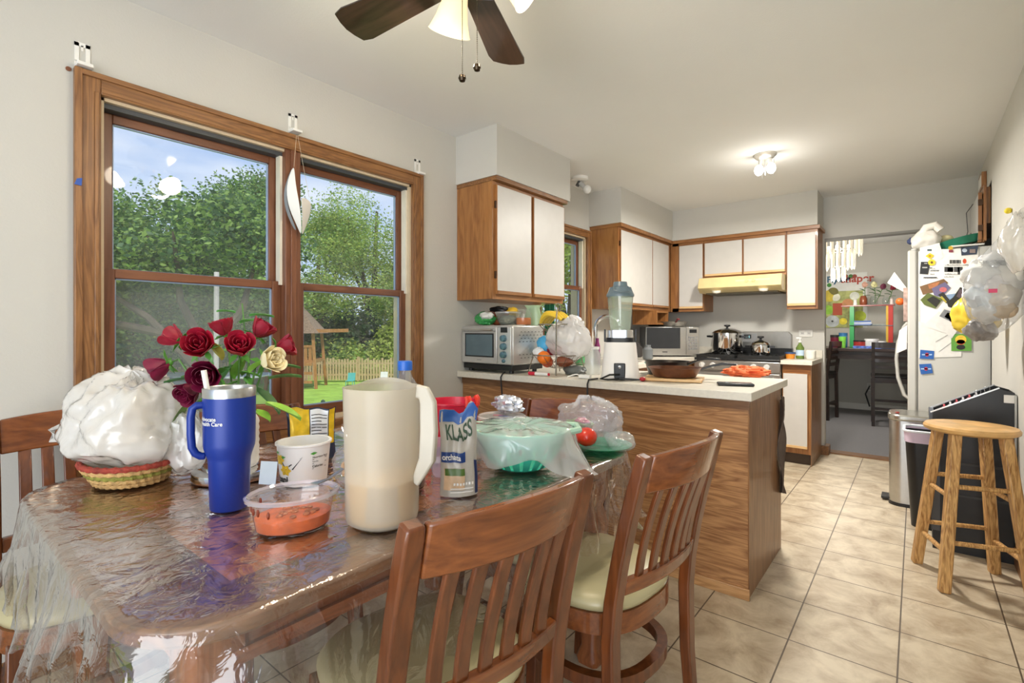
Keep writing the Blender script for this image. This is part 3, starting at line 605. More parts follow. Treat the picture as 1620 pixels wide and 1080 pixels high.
# microwave
o = thing('microwave', 'stainless microwave with dark door in the far corner', 'microwave', (-1.985, 4.97, .918), R(36))
MB().box(-.26, .26, -.17, .12, .01, .295).build('body', mat('mw_case', '55565A', .4, .4), o, bevel=.004)
d_ = MB().box(-.26, .135, -.19, -.17, .012, .293).build('door', STEEL, o, bevel=.003); MB().box(-.255, .075, -.193, -.189, .08, .288).build('door_window', mat('mw_glass', '2E3033', .08), d_)
MB().box(-.10, -.05, -.1912, -.19, .042, .050).build('maker_mark', BLK, d_)
p_ = MB().box(.137, .26, -.19, -.17, .012, .293).build('control_panel', STEEL, o, bevel=.003)
MB().box(.165, .235, -.193, -.189, .235, .27).build('display', BLK, p_)
b = MB()
for i in range(4):
    for j in range(5): b.box(.155+.023*i, .170+.023*i, -.1925, -.189, .07+.028*j, .088+.028*j)
b.build('keypad', mat('key_grey', '77787A', .4), p_)
# pans on the microwave
def fry(name, label, loc, r, h, col, hl, ha, inner=None, hcol=None, rz=0, tilt=None):
    o = thing(name, label, 'pan', loc, rz); m1 = mat('pan_'+col, col, .35, .5, var=.3, scale=18)
    MB().lathe([(r*.72, 0), (r*.8, .003), (r, h), (r+.004, h), (r-.004, h-.002), (r*.78, .008), (0, .006)], n=36, cap=False).build('pan_body', [m1], o)
    if inner: MB().lathe([(r*.76, .0095), (0, .0095)], n=30, cap=False).build('pan_coating', mat('pan_in_'+inner, inner, .4, .3, var=.4, scale=20), o)
    e = Vector((cos(ha), sin(ha), 0)); 
    MB().bar([e*(r-.01)+Vector((0, 0, h*.8)), e*(r+.05)+Vector((0, 0, h+.01)), e*(r+.1)+Vector((0, 0, h+.022)), e*(r+hl)+Vector((0, 0, h+.018))], [.018, .02, .026, .022], [.01, .01, .014, .012]).build('handle', mat('pan_handle_'+(hcol or '1B1B1C'), hcol or '1B1B1C', .35), o, bevel=.003)
    return o
fry('frying_pan', 'steel frying pan with red handle on top of the microwave', (-1.93, 5.0, 1.218), .13, .05, 'B9B2A4', .16, R(-60), hcol='7A1624')
fry('frying_pan', 'dark patterned pan with black handle at the back of the microwave top', (-2.1, 4.98, 1.218), .11, .045, '3A3A30', .15, R(120))
fry('frying_pan', 'scorched copper coated frying pan on the wooden board on the peninsula', (-1.0, 2.60, .936), .135, .05, '6E4630', .17, R(25), inner='8A4A34')
fry('frying_pan', 'deep blackened skillet standing behind the copper pan on the peninsula', (-1.13, 2.82, .918), .125, .085, '2E2622', .17, R(5), inner='3A2A22')
tag(MB().box(-.15, .15, -.1, .1, 0, .016).build('cutting_board', RAW, loc=(-1.0, 2.58, .918), rz=.25, bevel=.004), 'thin pale wooden board under the copper frying pan', 'cutting board')
# phone and cloth
o = thing('phone', 'dark phone lying face up near the peninsula corner', 'phone', fl(1163, 609, .918)+(.9175,), R(22)); MB().box(-.08, .08, -.038, .038, 0, .012).build('phone_body', BLK, o, bevel=.004); MB().box(-.074, .074, -.033, .033, .0122, .0128).build('screen', mat('phone_glass', '2E3A3C', .1), o)
f_ = crumple(3, .3, .25, .1, 1.3)
tag(MB().ball((0, 0, .022), (.12, .075, .035), 22, fn=f_).build('dishcloth', mat('orange_cloth', 'F07848', .9, var=.1, bump=.3, bscale=200), loc=fl(1180, 594, .918)+(.918,)), 'crumpled orange dishcloth on the peninsula corner', 'cloth')
# items on the small right counter
o = thing('soap_bottle', 'green soap bottle with white pump beside the doorway', 'bottle', (-.83, 5.22, .918))
MB().lathe([(.032, 0), (.034, .01), (.034, .10), (.012, .14), (.012, .15)], n=20).build('bottle_body', mat('soap_green', '7E9A4A', .15, trans=.5), o); MB().lathe([(.014, .15), (.014, .165), (.005, .167), (.005, .185)], n=12).box(-.03, .012, -.007, .007, .185, .197).build('pump', WHT, o)
MB().lathe([(.0346, .03), (.0346, .08)], n=20, cap=False).build('bottle_label', mat('soap_label', 'B9CFE4', .5), o)
o = thing('storage_tub', 'orange tub with blue lid left of the soap bottle', 'tub', (-.905, 5.19, .918)); MB().lathe([(.036, 0), (.042, .045)], n=20).build('tub_body', mat('orange_tub', 'D8862A', .4), o); MB().lathe([(.045, .045), (.045, .058), (.0, .059)], n=20).build('lid', mat('blue_lid', '2B4E7E', .4), o)
o = thing('candle_jar', 'white candle jar right of the soap bottle', 'candle', (-.745, 5.22, .918)); MB().lathe([(.035, 0), (.042, .02), (.042, .075), (.037, .08)], n=22).build('jar', mat('milk_glass', 'E6E4DA', .2), o); MB().lathe([(.034, .0802), (0, .081)], n=20, cap=False).build('wax', mat('wax', 'F2EBD4', .5), o)
# outlet plates
def plate(name, label, M, w=.07, h=.115, horiz=False, n=2):
    o = thing(name, label, 'outlet', M.to_translation()); o.rotation_euler = M.to_euler()
    if horiz: w, h = .115, .07
    MB().box(-w/2, w/2, -.006, 0, -h/2, h/2).build('cover_plate', mat('plate_white', 'D9D8D2', .4), o, bevel=.002)
    for s_ in (-1, 1):
        cx, cz = (s_*.028, 0) if horiz else (0, s_*.028)
        k = MB().box(cx-.016, cx+.016, -.008, -.005, cz-.014, cz+.014).build('socket', mat('socket_white', 'C8C7C2', .4), o)
        MB().box(cx-.007, cx-.004, -.0085, -.0078, cz-.006, cz+.006).box(cx+.004, cx+.007, -.0085, -.0078, cz-.006, cz+.006).build('slot', BLK, k)
plate('wall_outlet', 'double wall outlet above the counter right of the range', Matrix.Translation((-.83, YF-.001, 1.15)), horiz=True)

# ---- toaster oven ----
TO = mat('oven_silver', 'C9C8C4', .3, .5, var=.03)
o = thing('toaster_oven', 'silver toaster oven with four dials on the left of the peninsula', 'toaster oven', (-2.095, 2.47, .918), R(-3))
for q in ((-.18, -.11), (.18, -.11), (-.18, .11), (.18, .11)): MB().lathe([(.015, 0), (.015, .02)], (q[0], q[1], 0), 12).build('foot', BLK, o)
MB().box(-.215, .215, -.145, .15, .018, .05).build('crumb_tray', BLK, o, bevel=.003)
MB().box(-.22, .22, -.14, .155, .05, .295).build('housing', TO, o, bevel=.01)
d_ = MB().box(-.218, .1, -.158, -.141, .055, .285).build('door', TO, o, bevel=.005)
MB().box(-.185, .075, -.1605, -.1575, .095, .245).build('window_trim', BLK, d_); MB().box(-.175, .065, -.1615, -.160, .103, .237).build('glass_pane', mat('oven_glass', '5A6C74', .04), d_)
MB().tube([(-.185, -.158, .263), (-.185, -.185, .266), (.085, -.185, .266), (.085, -.158, .263)], .008, 10).build('handle', CHROME, d_)
p_ = MB().box(.105, .218, -.158, -.141, .055, .285).build('control_panel', TO, o, bevel=.005); MB().box(.135, .19, -.1605, -.1575, .25, .282).build('display', BLK, p_)
for z in (.215, .165, .115): MB().lathe([(.022, 0), (.019, .02), (0, .021)], n=24, M=Matrix.Translation((.162, -.158, z)) @ Matrix.Rotation(R(90), 4, 'X')).build('dial', mat('dial_blue_grey', '5F7F8C', .2, .4), p_)
MB().lathe([(.011, 0), (.01, .012), (0, .013)], n=18, M=Matrix.Translation((.162, -.158, .077)) @ Matrix.Rotation(R(90), 4, 'X')).build('button', mat('dial_blue_grey', '5F7F8C'), p_)
MB().box(-.075, -.035, -.1588, -.158, .073, .079).build('maker_mark', mat('mark_grey', '9A9A98', .4), d_)
b = MB()
for r_ in list(range(4))+[7, 8]:
    for k in range(7):
        y = -.09+.034*k+(.0 if r_ % 2 else .015); z = .25-.02*r_
        b.add([(.2205, y, z), (.2205, y+.011, z+.008), (.2205, y+.022, z), (.2205, y+.011, z+.003)], [(0, 1, 2, 3)])
b.build('side_vents', DBLK, o, smooth=False)
# clutter on the toaster oven
zt = .918+.296
f_ = crumple(12, .2, .25, .05, 1.2)
o = thing('snack_bag', 'green and white snack bag slumped on the left of the toaster oven', 'bag', (-2.2, 2.42, zt+.045)); MB().ball((0, 0, 0), (.075, .05, .045), 16, fn=f_).build('bag_body', mat('snack_green', '3E9A52', .3, var=.2), o)
MB().ball((.03, -.02, .015), (.05, .04, .03), 12, fn=crumple(4)).build('bag_panel', mat('snack_white', 'D8DAD4', .35), o)
o = thing('snack_bag', 'black topped brown snack bag leaning behind the green snack bag', 'bag', (-2.14, 2.5, zt+.055), .3); MB().ball((0, 0, 0), (.1, .045, .05), 16, fn=crumple(5, .2, .3)).build('bag_body', mat('snack_brown', '8A4A2A', .35, var=.3), o); MB().ball((.0, -.01, .05), (.07, .035, .022), 14, fn=crumple(8)).build('bag_top', BLK, o)
tag(MB().ball((0, 0, 0), (.05, .04, .035), 12, fn=crumple(9)).build('snack_bag', mat('snack_yellow', 'E0B73A', .35, var=.2), loc=(-2.06, 2.53, zt+.085)), 'small yellow snack bag behind the glass bowl on the toaster oven', 'bag')
o = thing('glass_bowl', 'glass bowl with a clear lid on the toaster oven', 'bowl', (-2.02, 2.44, zt+.001))
MB().lathe([(.05, 0), (.07, .03), (.083, .075), (.08, .075), (.066, .03), (.047, .006), (0, .005)], n=30, cap=False).build('bowl', JARG, o); MB().lathe([(.086, .074), (.086, .084), (.0, .088)], n=30).build('lid', film('clear_lid', 'E6EAEA', .4, .1), o)
MB().ball((0, 0, .035), (.06, .06, .03), 12, fn=crumple(7)).build('leftovers', mat('leftover_grey', '8A8270', .7, var=.3), o)
o = thing('amber_jar', 'clear jar half full of amber liquid beside the glass bowl', 'jar', (-1.92, 2.47, zt+.001)); MB().lathe([(.045, 0), (.05, .01), (.05, .075), (.04, .09), (.042, .1)], n=26, cap=False).build('jar', JARG, o); MB().lathe([(.044, .002), (.047, .01), (.047, .045)], n=26).build('liquid', mat('amber_liquid', 'C8681E', .15), o)
o = thing('snack_bag', 'pale green bag standing against the cabinet behind the amber jar', 'bag', (-1.93, 2.58, zt+.0), .2); MB().lathe([(.055, 0), (.06, .04), (.045, .11), (.06, .13)], n=20, sq=.4, fx=lambda a, z: 1+.1*sin(a*5+z*60)).build('bag_body', mat('pale_green_bag', 'A9C4A0', .3, var=.15), o)
# ---- wire fruit basket ----
WIRE = mat('wire_bronze', 'A89F90', .25, .9)
o = thing('wire_basket_stand', 'two tier wire fruit basket stand beside the toaster oven', 'basket', (-1.70, 2.53, .918))
def wire_bowl(r, z0, h, name):
    b = MB()
    for k in range(20): a = 2*pi*k/20; b.tube([(r*q*cos(a), r*q*sin(a), z0+h*(q**2.2)) for q in (.15, .45, .7, .88, 1)], .0014, 5)
    for q in (.45, .75): b.tube([(r*q*cos(2*pi*k/28), r*q*sin(2*pi*k/28), z0+h*q**2.2) for k in range(28)], .0014, 5, closed=True)
    b.tube([(r*cos(2*pi*k/32), r*sin(2*pi*k/32), z0+h) for k in range(32)], .0035, 6, closed=True); b.build(name, WIRE, o)
wire_bowl(.155, .03, .085, 'lower_bowl'); wire_bowl(.12, .235, .065, 'upper_bowl')
for a in (R(200), R(-60), R(60)):
    MB().tube([(.19*cos(a), .19*sin(a), .005), (.155*cos(a), .155*sin(a), .115), (.165*cos(a), .165*sin(a), .125)], .004, 6).build('leg', WIRE, o)
for a in (R(-60), R(120)): MB().tube([(.155*cos(a), .155*sin(a), .0), (.155*cos(a), .155*sin(a), .30), (.12*cos(a), .12*sin(a), .36), (.02*cos(a), .02*sin(a), .40)], .0045, 6).build('upright', WIRE, o)
MB().tube([(.02*cos(2*pi*k/16), 0, .40+.028*sin(2*pi*k/16)) for k in range(16)], .0035, 6, closed=True).build('carry_ring', WIRE, o)
bx_, by_, bz_ = -1.70, 2.53, .918
YB = mat('banana_yellow', 'EBC53A', .45, var=.08, scale=20)
for i, a in enumerate((-.25, .0, .25, .5)):
    p = arc((-.1, -.02+.03*i, .26+.0*i), (.08, -.05+.035*i, .29), (0, -.03, .055), 9)
    q = MB().tube(p, [.005, .014, .018, .019, .019, .019, .017, .012, .006], 8).build('banana', YB, loc=(bx_-.02, by_, bz_+.035))
    MB().tube([p[-1], p[-1]+Vector((.02, 0, .01))], .005, 6).build('stem', mat('banana_stem', '7A6A2A', .6), q)
    tag(q, ['front', 'second', 'third', 'rear'][i]+' banana of the bunch in the upper wire basket', 'banana', 'bunch of bananas in the upper basket')
for nm, lb, cat, loc, r, col in (
    ('eggplant', 'dark purple vegetable lying in the upper wire basket', 'vegetable', (.05, .03, .285), (.08, .04, .03), '4A2E4A'),
    ('orange', 'orange in the front of the lower wire basket', 'fruit', (-.035, -.10, .10), (.04, .04, .04), 'EE7A1E'),
    ('tangerine', 'darker small orange fruit under the orange in the lower basket', 'fruit', (-.05, -.04, .07), (.036, .036, .034), 'C84E22'),
    ('sweet_potato', 'brown sweet potato at the bottom right of the lower basket', 'vegetable', (.06, -.03, .075), (.06, .03, .03), '8A4E34'),
    ('snack_packet', 'light blue snack packet in the lower wire basket', 'packet', (-.10, -.0, .17), (.055, .035, .06), '4AA8D8'),
    ('snack_packet', 'teal snack packet behind the orange in the lower wire basket', 'packet', (-.03, .06, .18), (.06, .035, .05), '2E9AA0'),
    ('snack_packet', 'dark red packet between the orange and the plastic bag', 'packet', (.0, -.01, .145), (.07, .025, .045), '8A1E2E'),
    ('snack_packet', 'white packet at the left rim of the lower basket', 'packet', (-.11, -.05, .12), (.04, .03, .04), 'E4E6E8')):
    fn = None if nm in ('orange', 'tangerine') else crumple(len(lb), .2, .2, .05)
    tag(MB().ball((0, 0, 0), r, 14, fn=fn).build(nm, mat(nm+col, col, .4, var=.12), loc=(bx_+loc[0], by_+loc[1], bz_+loc[2])), lb, cat)
BAG = film('white_bag_film', 'F8F6F4', .82, .22, gmul=1.2, bump=.4, bscale=14)
tag(MB().ball((0, 0, 0), (.125, .10, .125), 44, fn=bagfn(21, .12, .3, .26, .12, 9)).build('plastic_bag', BAG, loc=(bx_+.08, by_-.0, bz_+.215)), 'crumpled white plastic bag in the right of the lower wire basket', 'plastic bag')
# marker, charger
o = thing('marker_pen', 'red and white marker pen lying in front of the wire basket', 'marker', (-1.715, 2.345, .9275), R(2)); MB().tube([(-.02, 0, 0), (.07, 0, 0)], .0095, 12).build('barrel', WHT, o); MB().tube([(-.065, 0, 0), (-.02, 0, 0)], .0105, 12).build('cap', mat('marker_red', 'C8203A', .4), o); MB().tube([(.07, 0, 0), (.077, 0, 0)], .008, 12).build('end_plug', mat('marker_red', 'C8203A'), o)
o = thing('charger_cable', 'white charger with short cable beside the blender', 'charger', (-1.43, 2.37, .918)); MB().box(-.02, .05, -.012, .012, 0, .02).build('charger_body', WHT, o, bevel=.003); MB().tube(arc((-.02, 0, .01), (-.08, -.03, .004), (0, .03, .01)), .0035, 6).build('cable', WHT, o)
# drinking glass jar behind
o = thing('glass_jar', 'empty glass jar between the wire basket and the blender', 'jar', (-1.51, 2.62, .918)); MB().lathe([(.045, 0), (.048, .01), (.048, .12), (.038, .14), (.038, .15)], n=24, cap=False).build('jar', film('pale_jar', 'DDE4E2', .35, .08), o); MB().lathe([(.04, .15), (.04, .165), (0, .166)], n=24).build('lid', mat('jar_lid', 'D9DAD6', .4), o)
tag(MB().ball((0, 0, 0), (.075, .05, .03), 14, fn=crumple(31)).build('food_scraps_bag', mat('dark_clear', '565A58', .4, var=.4), loc=(-1.56, 2.50, .944)), 'dark tangle of bag scraps at the foot of the wire basket', 'bag')
# ---- blender ----
o = thing('blender', 'white blender with tall clear jar on the peninsula', 'blender', (-1.262, 2.49, .918), R(25))
def sq(k): return lambda a, z: 1/((abs(cos(a))**k+abs(sin(a))**k)**(1/k))
MB().lathe([(.100, 0), (.104, .008), (.102, .02), (.085, .19), (.082, .2)], n=44, fx=sq(4)).build('motor_base', mat('blender_white', 'E9E5DF', .3, var=.01), o)
MB().lathe([(.079, .2), (.076, .215), (.075, .225)], n=36, fx=sq(4)).build('collar', BLK, o); MB().lathe([(.072, .225), (.072, .265), (.06, .267)], n=36, fx=sq(4)).build('metal_ring', CHROME, o)
j = MB().lathe([(.052, .266), (.056, .30), (.068, .45), (.066, .45), (.054, .30), (.05, .27), (0, .27)], n=40, cap=False, fx=lambda a, z: 1+.03*cos(4*a)).build('jar', film('blender_jar', 'DCE8DC', .20, .05, gmul=1.1), o)
MB().lathe([(.0, .277), (.03, .279), (.004, .29), (0, .3)], n=8).build('blades', CHROME, j)
MB().lathe([(.074, .448), (.076, .458), (.068, .475), (.058, .50), (.04, .505), (.036, .53), (0, .532)], n=36).build('lid', mat('smoke_lid', '8296A0', .15, trans=.45), o)
MB().tube([(.04, -.055, .50), (.06, -.075, .478), (.02, -.095, .47), (-.03, -.088, .478), (-.035, -.06, .50)], .004, 6).build('lid_clip', mat('smoke_lid', '5E7076'), o)
MB().box(-.03, .03, -.104, -.094, .0, .09).build('cord_plate', BLK, o, bevel=.008)
MB().lathe([(.008, 0), (0, .002)], n=14, M=Matrix.Translation((0, -.106, .07)) @ Matrix.Rotation(R(90), 4, 'X')).build('screw', STEEL, o)
for s_ in (-1, 1): MB().box(s_*.083-.005, s_*.083+.005, -.01, .01, .2, .27).build('clamp', BLK, o, bevel=.003)
MB().tube([(0, -.105, .03), (-.05, -.13, .03), (-.1, -.12, .006), (-.06, -.145, .006), (.02, -.125, .01), (.09, -.11, .006), (.13, -.1, .006), (.11, -.125, .008), (.03, -.135, .01), (0, -.14, .012)], .005, 8).build('power_cord', BLK, o)
# cords down the peninsula front
tag(MB().tube([(-1.33, 2.36, .922), (-1.335, 2.275, .922), (-1.335, 2.262, .90), (-1.34, 2.272, .7), (-1.33, 2.30, .4), (-1.34, 2.30, .25)], .0045, 8).build('extension_lead', BLK), 'dark cord hanging from the blender down the peninsula panel', 'cord')
tag(MB().tube([(-1.93, 2.30, .93), (-1.93, 2.276, .92), (-1.935, 2.265, .90), (-1.935, 2.30, .6), (-1.93, 2.305, .3)], .0045, 8).build('extension_lead', BLK), 'dark cord hanging below the toaster oven down the peninsula panel', 'cord')
# sink faucet
o = thing('faucet', 'tall arched chrome sink faucet under the kitchen window', 'faucet', (-2.06, 3.62, .917), R(15))
MB().lathe([(.03, 0), (.028, .02), (.016, .03)], n=20).build('faucet_base', CHROME, o)
MB().tube([(0, 0, .02), (0, 0, .28)]+[(.10-.10*cos(pi*k/10), 0, .28+.10*sin(pi*k/10)) for k in range(1, 11)]+[(.2, 0, .22)], .016, 10).build('spout', CHROME, o)
MB().lathe([(.017, .14), (.019, .2), (.015, .23)], (.2, 0, 0), 14).build('spray_head', CHROME, o); MB().tube([(0, -.02, .06), (0, -.07, .1)], .007, 8).build('lever', CHROME, o)
tag(MB().box(-2.2, -1.80, 3.3, 3.95, .9165, .9195).build('sink_rim', STEEL), 'steel sink rim under the arched faucet', 'sink')
# bottles etc round the sink
o = thing('soap_bottle', 'blue spray bottle with orange and white label left of the microwave', 'bottle', (-1.74, 3.6, .921)); MB().lathe([(.035, 0), (.037, .02), (.035, .1), (.014, .15), (.014, .17)], n=20).build('bottle_body', WHT, o); MB().lathe([(.0375, .02), (.037, .09)], n=20, cap=False).build('bottle_label', mat('orange_label', 'E2603A', .4), o)
MB().lathe([(.018, .165), (.018, .185), (.012, .2)], n=14).box(-.035, .02, -.01, .01, .195, .215).build('spray_trigger', mat('blue_trigger', '1F4E9A', .35), o)
for nm, lb, loc, r, h, col in (('detergent_bottle', 'green topped sponge cup behind the wire basket', (-1.98, 3.25), .04, .12, '57A870'), ('detergent_bottle', 'purple bottle leaning by the faucet', (-1.93, 3.42), .022, .2, '7A1E5E'), ('utensil_jar', 'grey jar behind the blender', (-1.86, 4.2), .045, .13, '6A6E70'), ('dish_cup', 'dark cup behind the blender near the corner', (-2.1, 4.5), .05, .14, '3A3634')):
    tag(MB().lathe([(r*.8, 0), (r, .01), (r, h*.7), (r*.6, h*.85), (r*.6, h), (r*.5, h)], n=20).build(nm, mat('c'+col, col, .35), loc=(loc[0], loc[1], .919)), lb, 'container')
o = thing('dish_rack', 'small dish rack with cups left of the kitchen sink', 'dish rack', (-2.0, 3.22, .918)); b = MB()
for k in range(8): b.tube([(-.15+.04*k, -.1, .02), (-.15+.04*k, 0, .09), (-.15+.04*k, .1, .02)], .002, 5)
b.tube([(-.16, -.1, .02), (.14, -.1, .02), (.14, .1, .02), (-.16, .1, .02)], .003, 5, closed=True); b.build('rack_wires', WIRE, o)
o = thing('food_container', 'clear teal edged food container behind the scorched pan', 'container', (-1.22, 2.96, .918)); MB().lathe([(.07, 0), (.085, .06), (.088, .062), (.08, .06), (.066, .006), (0, .005)], n=30, cap=False, fx=sq(4)).build('tub', film('teal_tub', 'BFE0DA', .35, .1), o); MB().lathe([(.09, .06), (.09, .068), (0, .07)], n=30, fx=sq(4)).build('lid', mat('teal_lid', '8CCBC0', .35), o)
tag(MB().ball((0, 0, 0), (.016, .016, .012), 10).build('strawberry', mat('cherry_red', '9A1420', .3), loc=(-1.10, 2.42, .93)), 'small dark red cherry beside the blender cord', 'fruit')
# curtain beside window 2
def curt(u, v): return (-2.20+.02*sin(u*22), 3.10+.10*u, 1.62-.5*v)
tag(MB().grid(curt, 30, 6).build('green_towel', mat('green_towel', '1E6A4C', .8), thick=.004), 'dark green cloth hanging at the left of the kitchen window', 'towel')
# ================= DINING TABLE =================
TX0, TX1, TY0, TY1, TZ = -1.86, -.775, .19, 1.69, .76
TT = wood('table_top_wood', '985628', 'BE7E48', 'x', .3, .9, 5, .3); TB = wood('table_border_wood', '5A3A24', '8A6242', 'y', .3, 1, 6, .3); TL = wood('table_leg_wood', '6E3A1C', '925630', 'z', .3, 1, 5, .3)
def rrect(x0, x1, y0, y1, r, n=10, per=0):
    pts = []
    for cx, cy, a0 in ((x1-r, y1-r, 0), (x0+r, y1-r, 90), (x0+r, y0+r, 180), (x1-r, y0+r, 270)):
        for k in range(n+1): a = R(a0+90*k/n); pts.append((cx+r*cos(a), cy+r*sin(a)))
    return pts
o = thing('dining_table', 'brown wooden dining table under a clear plastic cover', 'table', ((TX0+TX1)/2, (TY0+TY1)/2, 0))
hx, hy = (TX1-TX0)/2, (TY1-TY0)/2
top = MB().prism(rrect(-hx, hx, -hy, hy, .16), TZ-.03, TZ-.0005).build('tabletop', TB, o, bevel=.006)
MB().prism([(-hx+.13, -hy+.16), (hx-.13, -hy+.16), (hx-.13, hy-.16), (-hx+.13, hy-.16)], TZ-.002, TZ).build('inlaid_panel', TT, top)
b = MB(); b.box(-hx+.09, hx-.09, -hy+.09, -hy+.115, .64, TZ-.03).box(-hx+.09, hx-.09, hy-.115, hy-.09, .64, TZ-.03); b.build('apron', wood('apron_x', '6E3A1C', '925630', 'x'), o)
b = MB(); b.box(-hx+.09, -hx+.115, -hy+.1, hy-.1, .64, TZ-.03).box(hx-.115, hx-.09, -hy+.1, hy-.1, .64, TZ-.03).box(hx-.09, hx-.08, -hy+.12, hy-.12, .64, .665); b.build('apron', wood('apron_y', '6E3A1C', '925630', 'y'), o)
for sx_ in (-1, 1):
    for sy_ in (-1, 1):
        MB().lathe([(.04, 0), (.045, .02), (.03, .06), (.036, .3), (.05, .5), (.035, .56), (.05, .6), (.05, .73)], n=20, fx=sq(5)).build('leg', TL, o, loc=(sx_*(hx-.13), sy_*(hy-.13), 0))
# clear plastic cover
def cover():
    base = rrect(-hx-.004, hx+.004, -hy-.004, hy+.004, .165, 22)
    # resample evenly
    P = [Vector((x, y, 0)) for x, y in base]; P.append(P[0]); Ls = [0]
    for i in range(1, len(P)): Ls.append(Ls[-1]+(P[i]-P[i-1]).length)
    NN = 420; pts = []; j = 0
    for k in range(NN):
        s = Ls[-1]*k/NN
        while Ls[j+1] < s: j += 1
        pts.append(P[j].lerp(P[j+1], (s-Ls[j])/(Ls[j+1]-Ls[j])))
    vs = []; fs = []; rings = []
    for t in [i/34 for i in range(1, 35)]:
        row = []
        for p in pts:
            q = p*t; w = .0022*noise.noise(Vector((q.x*9, q.y*16, 1)))+.0016*noise.noise(Vector((q.x*26, q.y*30, 5)))
            e = max(0, t-.82)/.18
            cr_ = abs(q.x/hx)*abs(q.y/hy); w += .010*e*cr_*abs(noise.noise(Vector((q.x*18, q.y*18, 3))))
            row.append((q.x, q.y, TZ+.0045+w*(1.2 if t < .97 else .4)))
        rings.append(row)
    drop = .235
    for m_ in range(1, 17):
        v = m_/16; row = []
        for k, p in enumerate(pts):
            a = pts[(k+1) % NN]-pts[k-1]; nrm = Vector((a.y, -a.x, 0)).normalized(); s = Ls[-1]*k/NN
            f = noise.noise(Vector((s*7, 2.2, v*.6))); g = noise.noise(Vector((s*17, 8, v*1.5))); h = noise.noise(Vector((s*34, 3, v*4)))
            corner = min(1, (abs(p.x/hx)*abs(p.y/hy))**3*1.6)
            out = .006+.055*v*(.35+.65*abs(f)*1.6)+.03*v*g+.010*h*v+.05*corner*v**1.5*(.5+g)
            tw = .02*v*noise.noise(Vector((s*12, 20, v)))
            dz = drop*v*(1+.10*noise.noise(Vector((s*4, 30, 0))))+.012*v*h
            if m_ == 1: out = .007; dz = .008
            row.append((p.x+nrm.x*out-nrm.y*tw, p.y+nrm.y*out+nrm.x*tw, TZ+.006-dz))
        rings.append(row)
    vs = [(0, 0, TZ+.0045)]+[q for r_ in rings for q in r_]
    for k in range(NN): fs.append((0, 1+k, 1+(k+1) % NN))
    for i in range(len(rings)-1):
        for k in range(NN): fs.append((1+i*NN+k, 1+(i+1)*NN+k, 1+(i+1)*NN+(k+1) % NN, 1+i*NN+(k+1) % NN))
    return MB().add(vs, fs)
PLAS = film('clear_table_plastic', 'F4EEE4', .03, .10, ior=1.5, gmul=2.8, bump=.45, bscale=22)
tag(cover().build('plastic_tablecloth', PLAS, loc=((TX0+TX1)/2, (TY0+TY1)/2, 0), angle=80), 'clear wrinkled plastic cover hanging over the dining table edges', 'tablecloth')
TZ2 = TZ+.008

